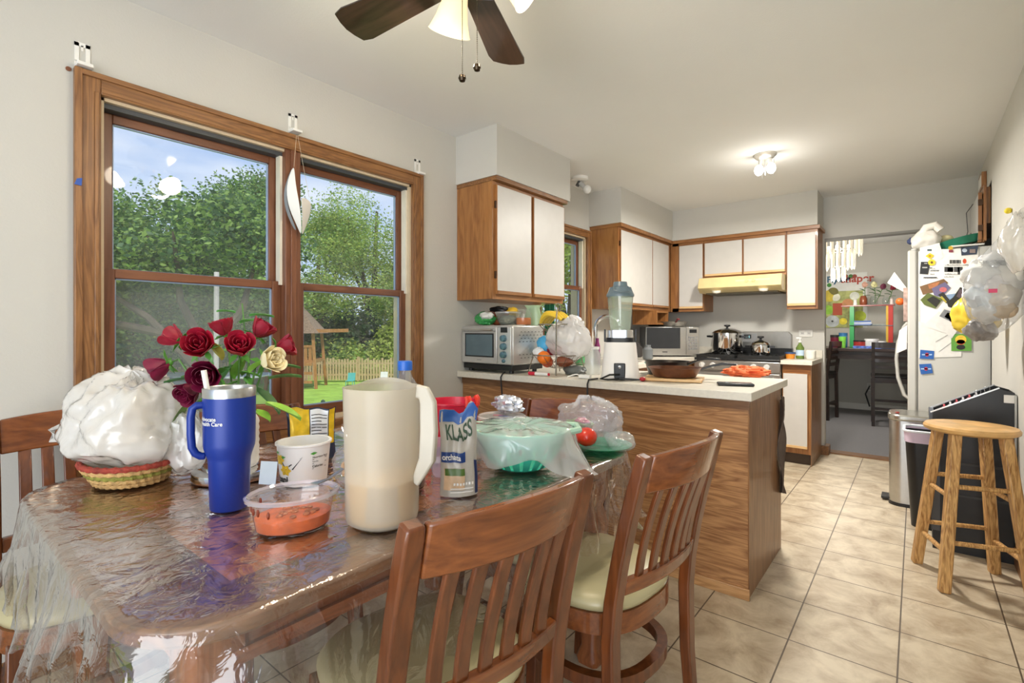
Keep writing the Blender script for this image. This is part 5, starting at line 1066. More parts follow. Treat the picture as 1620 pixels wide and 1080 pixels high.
tag(MB().ball((0, 0, 0), (.05, .03, .03), 16, fn=crumple(28)).build('tissue', PAPER, loc=(-1.02, 1.45, TZ2+.04)), 'white crumpled tissue between the food tub and the plastic bags', 'tissue')
tag(MB().ball((0, 0, 0), (.05, .05, .003), 10).build('receipt', PAPER, loc=(-1.2, 1.05, TZ2+.004)), 'white paper scrap on the table before the red bucket', 'paper')
# teal colander in a bag
cx_, cy_ = -.932, 1.185
o = thing('colander', 'teal plastic colander with slots covered by a plastic bag', 'colander', T(cx_, cy_)); o.scale = (.93, .93, 1); TE = mat('teal_plastic', '3CC0A4', .3, var=.03)
seg = 60; prof = [(.07, .004), (.10, .02), (.125, .05), (.143, .09), (.150, .115), (.156, .116), (.156, .122), (.147, .121), (.121, .05), (.095, .023), (.06, .008), (0, .006)]
b = MB(); vs = []; fs = []
P2 = [(0, .002), (.07, .004), (.088, .012), (.118, .045), (.139, .085), (.150, .117)]
for r_, z in P2:
    for k in range(seg): a = 2*pi*k/seg; vs.append((r_*cos(a), r_*sin(a), z))
for j in range(len(P2)-1):
    for k in range(seg):
        if j in (2, 3) and k % 3 == 0: continue
        fs.append((j*seg+k, j*seg+(k+1) % seg, (j+1)*seg+(k+1) % seg, (j+1)*seg+k))
b.add(vs, fs).build('bowl', TE, o, thick=.003, angle=60)
MB().tube([(.153*cos(2*pi*k/48), .153*sin(2*pi*k/48), .118) for k in range(48)], .006, 8, closed=True).build('rim', TE, o)
ca = math.atan2(.632, .775)
for q in (ca, ca+pi): MB().tube([(.15*cos(q-.5), .15*sin(q-.5), .118), (.19*cos(q-.2), .19*sin(q-.2), .121), (.19*cos(q+.2), .19*sin(q+.2), .121), (.15*cos(q+.5), .15*sin(q+.5), .118)], .010, 8).build('handle', mat('sage_plastic', 'A9CDB8', .35), o)
CB = film('produce_bag_film', 'FCFEFF', .52, .18, gmul=1.8, bump=.25, bscale=16)
def drape(u, v):
    a = 2*pi*u; nn = noise.noise(Vector((cos(a)*2.2, sin(a)*2.2, v*2.5))); n3 = noise.noise(Vector((cos(a)*7, sin(a)*7, v*4)))
    if v < .45: r_ = .155*v/.45; z = .133+.010*noise.noise(Vector((r_*cos(a)*16, r_*sin(a)*16, 2)))+.005*n3-.006*(v/.45)**3
    else:
        w = (v-.45)/.55; r_ = .155+.012*sin(pi*w)+.03*nn*w+.012*n3*w; z = .127-.10*w*(.72+.5*nn)
        side = max(0, cos(a-ca)); r_ += .03*side*w*(1+nn); z -= .05*side*w
    return (r_*cos(a), r_*sin(a), max(.006, z))
tag(MB().grid(drape, 90, 40).build('plastic_bag', CB, loc=T(cx_, cy_), angle=80), 'clear plastic bag draped over the teal colander', 'plastic bag')
# plate, tomato, bag
o = thing('glass_plate', 'green glass plate under the tomato at the far table corner', 'plate', T(-.862, 1.55)); MB().lathe([(.0, .002), (.06, .002), (.075, .006), (.108, .016), (.110, .018), (.075, .009), (.06, .005), (0, .005)], n=48, cap=False).build('plate', mat('green_glass', '4EC296', .08, trans=.6), o)
o = thing('tomato', 'red tomato sitting on the edge of the green plate', 'tomato', (-.888, 1.498, TZ2+.047)); MB().ball((0, 0, 0), (.037, .037, .033), 20, fn=lambda v: 1-.06*max(0, v.z)**6+.015*cos(5*math.atan2(v.y, v.x))*abs(v.z)).build('tomato_body', mat('tomato_red', 'CC2E14', .2, var=.08, scale=8, coat=.4), o)
tag(MB().ball((0, 0, 0), (.125, .085, .085), 50, fn=bagfn(44, .14, .25, .3, .08, 13)).build('plastic_bag', film('clear_bag_film', 'F8F8FC', .24, .12, gmul=1.5, bump=.6, bscale=18), loc=(-.93, 1.60, TZ2+.085)), 'crumpled clear plastic bag behind the tomato', 'plastic bag')
tag(MB().ball((0, 0, 0), (.055, .04, .035), 24, fn=bagfn(45)).build('plastic_bag', film('clear_bag_film', 'F2F2F8'), loc=(-.80, 1.58, TZ2+.03)), 'small crumpled clear bag at the right of the green plate', 'plastic bag')
o = thing('radish_bunch', 'pink and green greens wrapped in the clear bag behind the tomato', 'vegetable', (-.955, 1.56, TZ2+.05)); MB().ball((0, 0, .02), (.05, .03, .02), 10, fn=crumple(50, .4, .5)).build('leaves', mat('salad_green', '6E8A4A', .6, var=.3, scale=50), o); MB().ball((.02, -.01, .038), (.025, .015, .01), 8, fn=crumple(51, .4, .5)).build('stems', mat('salad_pink', 'A83A6A', .5), o)
# ================= CEILING THINGS =================
FX, FY = -.988, 1.006
o = thing('ceiling_fan', 'ceiling fan with wooden blades and three lit frosted shades', 'ceiling fan', (FX, FY, HC)); BRASS = mat('antique_brass', '8A7448', .3, .9)
MB().lathe([(.075, 0), (.07, -.03), (.03, -.05)], n=32).build('canopy', BRASS, o); MB().lathe([(.013, -.05), (.013, -.14)], n=12).build('downrod', BRASS, o)
MB().lathe([(.04, -.08), (.1, -.10), (.12, -.13), (.12, -.175), (.08, -.20), (.05, -.208)], n=40).build('motor', BRASS, o)
MB().lathe([(.045, -.205), (.055, -.22), (.05, -.25), (.03, -.262), (0, -.266)], n=32).build('switch_housing', BRASS, o)
BW = wood('fan_blade_wood', '1E140E', '382820', 'x', .3, 1, 5, .4)
a1 = math.atan2(1.455-FY, -1.2-FX)
for k in range(5):
    a = a1+k*2*pi/5; M = Matrix.Rotation(a, 4, 'Z') @ Matrix.Rotation(R(12), 4, 'X'); M = Matrix.Translation((0, 0, -.24)) @ M
    pts = [(.12, -.048), (.45, -.070), (.488, -.062), (.50, -.03), (.505, 0), (.50, .03), (.488, .062), (.45, .070), (.12, .048)]
    bl = MB().prism(pts, -.003, .003).build('blade', BW, o, bevel=.0015); bl.matrix_local = M
    ir = MB().bar([(.06, 0, .03), (.10, 0, .02), (.17, 0, .006)], [.03, .035, .07], .006).build('blade_iron', BRASS, bl)
SH = mat('frosted_shade', 'F4E6C0', .5, emit='FFE9B8', es=.55)
cama = math.atan2(-FY, -FX)
def shade(az, tilt, name='lamp_shade'):
    D = Vector((cos(az)*sin(tilt), sin(az)*sin(tilt), -cos(tilt))); base = Vector((cos(az)*.05, sin(az)*.05, -.212))
    arm = MB().tube([Vector((0, 0, -.22)), base+Vector((0, 0, .01)), base+D*.03], .012, 10).build('lamp_arm', BRASS, o)
    M = Matrix.Translation(base+D*.03) @ D.to_track_quat('Z', 'Y').to_matrix().to_4x4()
    s_ = MB().lathe([(.024, 0), (.032, .01), (.040, .05), (.050, .09), (.064, .125), (.066, .127), (.061, .125), (.047, .09), (.037, .05), (.028, .012)], n=36, cap=False, M=M).build(name, SH, o)
    c_ = base+D*.09
    MB().ball(c_, .022, 10).build('bulb', mat('lit_bulb', 'FFF6E0', .5, emit='FFF1D0', es=12), s_)
    L_ = light('fan_lamp_light', 'POINT', (FX+base.x+D.x*.16, FY+base.y+D.y*.16, HC+base.z+D.z*.16), 12, (1, .88, .70), shadow_soft_size=.06)
camR = A      # image-right azimuth
shade(A+R(115), R(42)); shade(A+R(235), R(52)); shade(A-R(8), R(55))
for dx, zl, nm in ((0, -.53, 1), (.036, -.50, 2)):
    px_, py_ = (-.011*CA, -.011*SA) if nm == 1 else (.031*CA, .031*SA)
    b = MB(); z = -.25
    while z > zl: b.ball((px_, py_, z), .0018, 4); z -= .0052
    ch = b.build('pull_chain', mat('chain_dark', '4A4030', .4, .8), o); MB().lathe([(.0, 0), (.009, -.004), (.0115, -.012), (.008, -.02), (0, -.023)], (px_, py_, zl), 16).build('chain_pendant', mat('pendant_bronze', '3A2E20', .25, .7), ch)
# kitchen ceiling light
LX, LY = -.84, 3.9
o = thing('ceiling_light', 'small round ceiling light with two bare lit bulbs in the kitchen', 'ceiling light', (LX, LY, HC)); MB().lathe([(.075, 0), (.075, -.01), (.055, -.03), (.03, -.036), (0, -.037)], n=36).build('base_plate', mat('nickel', 'CFCBC2', .3, .6), o)
BULB = mat('bright_bulb', 'FFFFFF', .5, emit='FFFBF0', es=5)
for s_ in (-1, 1):
    MB().tube([(s_*.03, 0, -.03), (s_*.035, .0, -.07)], .013, 10).build('socket', WHT, o); MB().ball((s_*.04, 0, -.105), (.031, .031, .038), 14).build('bulb', BULB, o)
MB().tube([(0, 0, -.03), (0, 0, -.15)], .003, 6).build('rod', STEEL, o)
for q in range(3): MB().tube([(.06*cos(q*2.1), .06*sin(q*2.1), -.03), (.055*cos(q*2.1), .055*sin(q*2.1), -.16)], .0015, 5).build('wire_clip', STEEL, o)
light('kitchen_ceiling_lamp', 'AREA', (LX, LY, HC-.17), 48, (1, .95, .87), shape='DISK', size=.25)
light('kitchen_ceiling_glow', 'POINT', (LX, LY, HC-.2), 3, (1, .95, .87), shadow_soft_size=.05)
o = thing('ceiling_light', 'white ceiling socket with a bare bulb above the kitchen window', 'ceiling light', (-2.15, 3.52, HC)); MB().lathe([(.07, 0), (.07, -.022), (.05, -.03)], n=32).build('base_plate', WHT, o)
MB().tube([(0, 0, -.03), (-.02, -.01, -.07)], .016, 10).build('socket', mat('socket_metal', '5A5A58', .4, .6), o); MB().tube([(.0, 0, -.045), (.03, .02, -.08)], .02, 12).build('bulb_base', mat('bulb_base', 'B4B6B4', .3), o); MB().ball((.05, .035, -.1), (.034, .034, .036), 14).build('bulb', mat('unlit_bulb', 'E4E4E0', .2), o)

# ================= LEFT WALL DETAILS =================
for i, (px, py) in enumerate(((130, 108), (463, 210), (660, 276))):
    y, z = onX(px, py, XL); o = thing('blind_bracket', ['slotted white blind bracket at the left corner of the big window', 'slotted white blind bracket over the middle of the big window', 'slotted white blind bracket at the right corner of the big window'][i], 'bracket', (XL, y, z))
    b = MB().box(.0005, .003, -.022, .022, 0, .022).box(.0005, .003, -.022, -.009, .02, .088).box(.0005, .003, .009, .022, .02, .088).box(.0005, .003, -.022, .022, .075, .09).box(.0005, .003, -.003, .003, .06, .08)
    b.build('plate', WHT, o); MB().box(.0, .05, -.022, .024, -.006, .006).build('arm', WHT, o, bevel=.002)
y, z = onX(108, 109, XL); tag(MB().lathe([(.008, .001), (.008, .003), (0, .003)], n=18).build('screw_anchor', mat('anchor_brown', '7A4A30', .6), loc=(XL, y, z)), 'small screw anchor in the wall left of the window corner', 'wall anchor').rotation_euler = (0, R(90), 0)
y, z = onX(124, 287, XL+.03); tag(MB().add([(XL+.0335, y-.012, z-.012), (XL+.0335, y+.008, z-.014), (XL+.0335, y+.010, z+.014), (XL+.0335, y-.004, z+.01)], [(0, 1, 2, 3)]).build('blue_tape', mat('blue_tape', '1E4FA8', .5), thick=.001), 'scrap of blue tape on the left window casing', 'tape')
# hanging white mask on string
y, z = onX(464, 350, XL+.05)
ob_ = Vector((XL+.045, onX(463, 300, XL+.05)[0], onX(463, 300, XL+.05)[1]))
o = thing('hanging_ornament', 'folded white paper ornament hanging on a string before the window post', 'ornament', ob_)
def opt(px, py, dx): y, z = onX(px, py, XL+dx); return Vector((XL+dx, y, z))-ob_
def strip(L, Rr, name, m):
    b = MB(); n = len(L); vs = [opt(*q) for q in L]+[opt(*q) for q in Rr]; b.add(vs, [(i, i+1, n+i+1, n+i) for i in range(n-1)]).build(name, m, o, thick=.002, sub=2, angle=80)
strip([(463, 263, .05), (451, 292, .05), (454, 325, .06), (467, 352, .06), (475, 370, .05)], [(466, 263, .06), (468, 290, .09), (474, 318, .11), (477, 345, .10), (477, 372, .06)], 'left_fold', PAPER)
strip([(474, 308, .11), (477, 325, .11), (478, 345, .10), (477, 372, .06)], [(494, 318, .05), (493, 332, .05), (487, 352, .05), (479, 372, .05)], 'right_fold', PAPER)
strip([(462, 264, .045), (447, 300, .04), (450, 332, .04), (466, 366, .04)], [(463, 266, .05), (452, 300, .05), (456, 332, .055), (472, 368, .05)], 'grey_back', mat('grey_felt', '7C8288', .8))
MB().tube([opt(469, 214, .045), opt(465, 264, .055)], .0009, 4).tube([opt(471, 214, .045), opt(489, 312, .06)], .0009, 4).build('string', mat('string', 'C8BBA6', .8), o)
# ================= RIGHT SIDE: FRIDGE =================
FR = mat('fridge_white', 'C3C2BC', .4, var=.01)
FYN = 4.72
o = thing('refrigerator', 'white refrigerator seen from its paper covered side', 'refrigerator', (0, FYN, 0))
MB().box(.012, .74, .002, .78, .03, 1.765).build('cabinet_body', FR, o, bevel=.008); MB().box(.03, .7, .02, .76, .0, .03).build('base', BLK, o)
d1 = MB().box(-.05, .004, .0, .385, .05, 1.775).build('door', FR, o, bevel=.012); d2 = MB().box(-.05, .004, .39, .78, .05, 1.775).build('door', FR, o, bevel=.012)
MB().box(.004, .012, .012, .768, .06, 1.76).build('gasket', mat('gasket_grey', '8A8984', .6), o)
for k, dd_ in ((.35, d1), (.425, d2)):
    MB().tube([(-.05, k, 1.24), (-.075, k, 1.21), (-.115, k, 1.08), (-.125, k, .95), (-.115, k, .80), (-.075, k, .66), (-.05, k, .64)], .0115, 10).build('handle', FR, dd_)
MB().box(-.052, -.02, .42, .7, 1.0, 1.32).build('dispenser', BLK, d2)
MB().lathe([(.02, 0), (.02, .012), (0, .014)], (-.01, .03, 1.775), 14).build('hinge_cap', FR, o)
# flat things on the near side of the fridge
YS = FYN+.0005
def note(name, label, cat, quad, col, extra=None, lift=.002, th=.0012):
    p = [onY(x, y, YS-lift) for x, y in quad]; m = mat('print_'+col+name, col, .5, var=.25 if extra is None else .05, scale=35)
    vs = [(x, YS-lift, z) for x, z in p]; vs += [(x, YS-lift+th, z) for x, z in p]; n = len(p)
    ox = sum(v[0] for v in vs)/len(vs); oz = sum(v[2] for v in vs)/len(vs); base = Vector((ox, YS-lift, oz))
    ob = MB().add([Vector(v)-base for v in vs], [tuple(range(n)), tuple(range(n, 2*n))[::-1]]+[(i, n+i, n+(i+1) % n, (i+1) % n) for i in range(n)]).build(name, m, loc=base, smooth=False)
    tag(ob, label, cat)
    for k, (q, c) in enumerate(extra or []):
        pp = [onY(x, y, YS-lift-.001) for x, y in q]; e = MB().add([Vector((x, YS-lift-.0012, z))-base for x, z in pp], [tuple(range(len(pp)))]).build('printed_area', mat('prt_'+c, c, .5, var=.25, scale=40), ob, smooth=False)
    return ob, base
def rect(x0, y0, x1, y1): return [(x0, y0), (x1, y0), (x1, y1), (x0, y1)]
def circ(x, y, rx, ry=None, n=16): ry = ry or rx; return [(x+rx*cos(2*pi*k/n), y+ry*sin(2*pi*k/n)) for k in range(n)]
note('paper_note', 'large white sheet with handwriting across the upper fridge side', 'paper', rect(1456, 394, 1548, 520), 'F0EEEA', [(rect(1494, 422, 1508, 430), '3A3A3C'), (rect(1509, 422, 1518, 430), '4A4A4C'), (rect(1515, 422, 1523, 434), '3E3E3E'), (circ(1526, 413, 3, 4), 'D2502A'), (rect(1499, 423, 1508, 430), '2E2E30'), (rect(1460, 423, 1475, 424), '4A4A50'), (rect(1472, 427, 1486, 428), '4A4A50'), (rect(1461, 438, 1482, 439.5), '4A4A50')])
_, bs = note('paper_note', 'white sheet with a letterhead mark pinned at the top of the fridge side', 'paper', [(1455, 392), (1486, 384), (1493, 407), (1480, 415), (1456, 410)], 'ECEAE6', [(rect(1467, 394, 1474, 397), '4A5A62')], .004)
note('flower_magnet', 'yellow diamond flower magnet above the round yellow one', 'magnet', [(1464, 405), (1471, 400), (1478, 404), (1472, 410)], 'E8C52A', [(circ(1471, 405, 2), 'B4841E')], .008)
note('flower_magnet', 'round yellow flower magnet beside the black magnet', 'magnet', circ(1474, 415, 6, 5), 'EACB2E', [(circ(1474, 415, 2), '6A4A1E')], .008)
note('magnet_card', 'black card magnet with white print on the upper left fridge side', 'magnet', [(1457, 414), (1469, 414), (1471, 419), (1468, 434), (1455, 433)], '232426', [(rect(1459, 422, 1467, 424), 'B4B4B0'), (rect(1462, 416, 1467, 417), 'C8C8C4')], .006)
note('round_magnet', 'small yellow and red round magnet at the top of the fridge side', 'magnet', circ(1504, 392, 4, 3), 'C8A42A', [(rect(1501, 395, 1508, 399), '8A3A4A')], .006)
note('postcard', 'dark blue and white postcard at the upper right of the fridge side', 'postcard', [(1520, 392), (1548, 388), (1545, 402), (1521, 404)], '2E3A4E', [(circ(1526, 396, 4, 3), 'B9C6D4'), (rect(1534, 394, 1543, 400), '8A7A74')], .006)
note('photo_print', 'brown and orange photograph at the left of the photo cluster', 'photo', [(1455, 453), (1493, 441), (1500, 447), (1487, 460), (1460, 466)], '7A5A3A', [([(1468, 450), (1487, 445), (1482, 454), (1470, 457)], 'B4744A')], .005)
note('photo_print', 'purple tinted photograph in the middle of the photo cluster', 'photo', [(1474, 456), (1495, 446), (1504, 455), (1490, 470), (1478, 467)], '6A6488', [(circ(1492, 458, 6, 4), 'C46A6E')], .007)
note('photo_print', 'green edged dark photograph at the bottom left of the photo cluster', 'photo', [(1456, 474), (1468, 463), (1492, 473), (1480, 488), (1462, 482)], '5E6A2E', [([(1466, 474), (1476, 468), (1488, 475), (1481, 486)], '25221E')], .009)
note('photo_print', 'dark strip photograph running right out of the photo cluster', 'photo', [(1484, 466), (1492, 462), (1502, 474), (1497, 480)], '2A2A26', [([(1487, 470), (1490, 468), (1498, 477), (1496, 479)], 'B4A83A')], .010)
note('photo_print', 'blue white photograph right of the photo cluster', 'photo', [(1497, 466), (1512, 464), (1514, 472), (1500, 474)], '8AA4C4', [], .006)
note('picture_frame_magnet', 'black paddle shaped photo magnet with a portrait strip', 'magnet', [(1519, 454), (1528, 457), (1527, 470), (1521, 484), (1510, 488), (1500, 485), (1498, 478), (1508, 470)], '26251F', [([(1518, 457), (1526, 459), (1520, 472), (1513, 469)], '5A4A52')], .010)
note('photo_card', 'tilted white card with a couple photograph on the middle fridge side', 'photo', [(1493, 486), (1521, 494), (1524, 508), (1506, 535), (1480, 515)], 'DAD9D6', [([(1494, 489), (1520, 497), (1514, 513), (1486, 500)], '7E8084'), ([(1499, 494), (1514, 499), (1510, 510), (1494, 501)], 'D8C6C4'), (circ(1499, 501, 3), '3A2420'), (circ(1508, 506, 6, 4), 'C8564E')], .010)
note('paper_note', 'curled blank sheet hanging left of the couple photograph', 'paper', [(1463, 512), (1486, 492), (1492, 505), (1504, 530), (1470, 518)], 'E2E0DC', [], .006)
note('paper_note', 'pencil drawing sheet low on the fridge side', 'paper', [(1453, 508), (1500, 520), (1521, 545), (1521, 564), (1453, 566)], 'E0DFDB', [([(1480, 540), (1508, 524), (1508.5, 525.5), (1480, 541.5)], 'A8A8A6'), ([(1485, 556), (1512, 536), (1512.5, 537), (1485, 557)], 'A8A8A6')], .003)
note('photo_card', 'green photograph card with a yellow and red figure on the fridge side', 'photo', rect(1505, 528, 1537, 555), '5E9A3A', [(circ(1520, 537, 9, 7), 'E8C23A'), (circ(1520, 541, 7, 4), 'D85A2E'), (circ(1520, 549, 7, 4), '1E1A1A')], .007)
note('round_magnet', 'black and yellow round magnet above the green photograph card', 'magnet', circ(1526, 521, 8, 6), '2A2A26', [(circ(1527, 521, 5, 4), 'E4C42E')], .011)
for i, (q, lb) in enumerate((([(1456, 553), (1478, 555), (1477, 568), (1455, 567)], 'blue card magnet with a red emblem, upper of the two'), ([(1454, 576), (1473, 575), (1476, 590), (1457, 592)], 'blue card magnet with a red emblem, lower of the two'))):
    xx = sum(a for a, b_ in q)/4; yy = sum(b_ for a, b_ in q)/4; note('magnet_card', lb, 'magnet', q, '1F5AA8', [(circ(xx, yy, 3), 'B4304E'), (rect(xx-8, yy-1, xx+8, yy+1), 'A8C4E4')], .006)
for x0, y0, t_, s_ in ((1503, 415, 'TORRES', .045), (1460, 418, '', 0)):
    pass
# faint print and handwriting on the big sheet
bsn = bpy.data.objects['paper_note']; ink = mat('ink_black', '3A3A3A', .6); b = MB(); rnd = random.Random(2)
def stroke(px0, py0, px1, py1, w=.0016):
    x0, z0 = onY(px0, py0, YS-.004); x1, z1 = onY(px1, py1, YS-.004); bb = Vector(bsn.location)
    b.add([Vector((x0-w, YS-.0035, z0))-bb, Vector((x0+w, YS-.0035, z0))-bb, Vector((x1+w, YS-.0035, z1))-bb, Vector((x1-w, YS-.0035, z1))-bb], [(0, 1, 2, 3)])
for k in range(9): stroke(1503.5+2.0*k, 411, 1503.5+2.0*k, 416.8, .0022 if k % 3 else .0034)
for yy, xx0, n in ((418.5, 1495, 26), (433, 1495, 14), (437, 1494, 9), (424, 1472, 5), (428, 1472, 8), (433, 1472, 4), (439, 1461, 14)):
    for k in range(n): q = xx0+1.7*k; stroke(q, yy+rnd.uniform(-.7, .7), q+.8, yy+1.6, .0014)
b.build('printed_marks', ink, bsn, smooth=False)
# notes on the fridge front (seen edge-on)
tag(MB().add([(-.055, 4.80, 1.50), (-.13, 4.83, 1.63), (-.175, 4.85, 1.55), (-.055, 4.82, 1.46)], [(0, 1, 2, 3)]).build('paper_note', PAPER, thick=.002), 'white sheet sticking out from the fridge door front', 'paper')
tag(MB().ball((-.095, 4.80, 1.40), (.028, .028, .028), 12).build('orange_magnet', mat('magnet_orange', 'E2702A', .4)), 'orange ball magnet on the fridge door edge', 'magnet')
tag(MB().box(-.075, -.051, 4.76, 5.0, 1.25, 1.50).build('note_stack', mat('note_stack_red', 'B49A90', .7, var=.4, scale=30)), 'stack of papers held on the fridge door front', 'paper')
tag(MB().add([(-.052, 4.76, 1.22), (-.10, 4.82, 1.18), (-.12, 4.84, 1.0), (-.055, 4.78, 1.04)], [(0, 1, 2, 3)]).build('paper_note', PAPER, thick=.002), 'small white note hanging above the fridge handle', 'paper')
# things on top of the fridge
tag(MB().ball((0, 0, 0), (.09, .08, .075), 28, fn=bagfn(61)).build('plastic_bag', mat('bag_cream', 'E8E4DC', .4), loc=(.06, 4.86, 1.855)), 'knotted white bags on the fridge top corner', 'plastic bag')
tag(MB().tube([(0, 0, 0), (.03, 0, .05), (.08, 0, .06), (.11, 0, .02)], [.025, .03, .03, .028], 10).build('rolled_napkins', mat('napkin_white', 'ECE8E0', .7), loc=(.03, 4.84, 1.90)), 'curled white towel on top of the knotted bags', 'towel')
tag(MB().ball((0, 0, 0), (.045, .04, .03), 12).build('yellow_bag', mat('pale_yellow_bag', 'D8CFA0', .5), loc=(.17, 4.90, 1.86)), 'pale yellow wrapped bundle on the fridge top', 'bundle')
tag(MB().ball((0, 0, 0), (.035, .03, .03), 10, fn=crumple(3)).build('blue_bundle', mat('navy_cloth', '3A4468', .8), loc=(-.02, 4.92, 1.87)), 'navy cloth behind the knotted bags on the fridge top', 'cloth')
o = thing('tray', 'teal plastic tray tilted on top of the fridge', 'tray', (.25, 4.92, 1.80)); MB().lathe([(.10, 0), (.13, .05), (.133, .052), (.098, .004), (0, .003)], n=30, cap=False).build('tray_body', mat('teal_tray', '2E8A6E', .4), o); o.rotation_euler = (0, R(-14), 0)
tag(MB().box(-.09, .09, -.06, .06, 0, .012).build('white_lid', WHT, loc=(.28, 4.80, 1.776), bevel=.004), 'white lid on the fridge top before the teal tray', 'lid')
# cabinet above the fridge
o = thing('wall_cabinet', 'cabinet with white door and oak trim above the refrigerator', 'cabinet', (0, 0, 0)); X9 = XR-.02
MB().box(X9, 1.05, 4.72, YF-.01, 1.92, 2.17).build('carcass', CABZ, o); boxes('face_frame', CABZ, o, [(X9-.012, X9, 4.705, 4.76, 1.80, 2.185), (X9-.012, X9, 5.47, 5.525, 1.80, 2.185)])
boxes('face_frame', CABY, o, [(X9-.012, X9, 4.76, 5.47, 2.14, 2.185), (X9-.012, X9, 4.76, 5.47, 1.80, 1.83)])
d_ = MB().box(X9-.034, X9-.016, 4.80, 5.46, 1.82, 2.15).build('door', LAM, o, bevel=.002); MB().box(X9-.036, X9-.016, 4.785, 4.80, 1.82, 2.15).box(X9-.036, X9-.016, 4.80, 5.46, 1.805, 1.82).build('edge_band', CABZ, d_)
for zz in (1.9, 2.08): MB().box(X9-.038, X9-.012, 4.768, 4.785, zz-.02, zz+.02).build('hinge', mat('bronze_hinge', '4A3524'), d_)
o = thing('wall_hanger', 'small framed box with a cord high on the wall above the fridge cabinet', 'frame', (XR-.018, 5.05, 2.27)); MB().box(-.01, .017, -.12, .12, -.06, .06).build('frame', CABZ, o, bevel=.003); MB().box(-.012, -.009, -.09, .09, -.04, .04).build('picture', PAPER, o)
MB().tube([(0, .1, -.06), (-.03, .16, -.12), (-.02, .24, -.18)], .003, 6).build('cord', BLK, o)
tag(MB().tube([(X9-.03, 5.3, 2.17), (X9-.06, 5.44, 2.13), (X9-.05, 5.46, 1.98), (X9-.08, 5.36, 1.86), (X9-.06, 5.0, 1.90)], .003, 6).build('loose_cord', mat('cord_grey', '5A5A5A', .5)), 'loose dark cord dangling over the cabinet above the fridge', 'cord')
# hanging bags on the wall
GB = film('grey_bag_film', 'DDDFE2', .24, .16, gmul=.9, bump=.4, bscale=12)
bgp = Vector((.287, 3.30, 1.375))
o = thing('plastic_bag', 'big grey clear bag stuffed with plastic bags hanging on the right wall', 'plastic bag', bgp)
MB().ball((0, 0, 0), (.112, .145, .185), 50, fn=lambda v: bagfn(70, .10, .22, .22, .10)(v)*(1-.25*max(0, v.z)**2)).build('bag_body', GB, o, angle=80)
MB().tube([(0, 0, .12), (.035, .02, .20), (.06, .0, .27), (.095, -.02, .33)], [.085, .06, .03, .012], 16, flat=.7).build('bag_neck', GB, o)
for i, (dx, dy, dz, r_, c, lb) in enumerate([(-.05, -.05, .08, .06, 'F0F0EE', 'white film bag'), (.02, -.07, -.03, .06, 'E8DED0', 'tan bag'), (-.04, -.05, -.03, .06, 'DCE4EA', 'pale bag'), (.05, -.04, .05, .06, 'F2EEE8', 'ivory bag'), (-.0, -.06, .02, .05, 'E8E4E4', 'grey white bag'), (.03, -.07, -.09, .045, 'C8B498', 'brown paper bag'), (-.02, -.06, -.10, .05, 'D8DADA', 'silvery bag'), (.0, .0, .14, .05, 'F4F4F4', 'bright white bag')]):
    tag(MB().ball((0, 0, 0), r_, 14, fn=bagfn(80+i, .1, .35, .3, .12)).build('folded_bag', mat('stuff_'+c, c, .5, var=.1), loc=bgp+Vector((dx, dy+.02, dz))), lb+' stuffed inside the big grey hanging bag, '+['upper left', 'lower right', 'middle left', 'upper right', 'centre', 'bottom right', 'bottom left', 'neck'][i]+' part', 'plastic bag')
f0 = MB().box(.0, .03, -.001, 0, 0, .018); tag(f0.build('pink_tag', mat('tag_pink', 'D8446E', .5), loc=bgp+Vector((-.03, -.152, -.02)), rz=0), 'pink printed tag showing on the big grey hanging bag', 'tag')
tag(MB().ball((0, 0, 0), (.055, .08, .12), 34, fn=bagfn(71, .1, .3, .25, .1)).tube([(0, 0, .08), (.02, 0, .13), (.052, 0, .16)], [.03, .016, .008], 10).build('plastic_bag', WBAG, loc=(.345, 3.06, 1.57)), 'white plastic bag hanging at the right edge above the grey bag', 'plastic bag')
tag(MB().ball((0, 0, 0), (.105, .06, .13), 30, fn=bagfn(72, .1, .3, .25, .1)).build('yellow_bag', mat('yellow_film', 'F0D24A', .35, var=.12, scale=10), loc=(.275, 3.9, 1.29)), 'yellow plastic bag with red print behind the grey hanging bag', 'plastic bag')
tag(MB().ball((0, 0, 0), (.055, .05, .05), 24, fn=bagfn(73, .1, .4, .3, .1)).build('plastic_bag', mat('smoky_bag', '8A8684', .3, var=.35, scale=20), loc=(.245, 3.40, 1.185)), 'small smoky bag knot at the bottom left of the grey hanging bag', 'plastic bag')
tag(MB().ball((0, 0, 0), .016, 10).build('wall_hook', mat('hook_yellow', 'E0C82E', .4), loc=(XR-.015, 3.72, 1.82)), 'small yellow hook on the wall above the hanging bags', 'hook')
o = thing('power_strip', 'white strip fixture hanging on the right wall below the bags', 'fixture', (XR-.012, 3.02, 1.10)); MB().box(-.008, .01, -.03, .03, -.0, .16).build('body', WHT, o, bevel=.004)

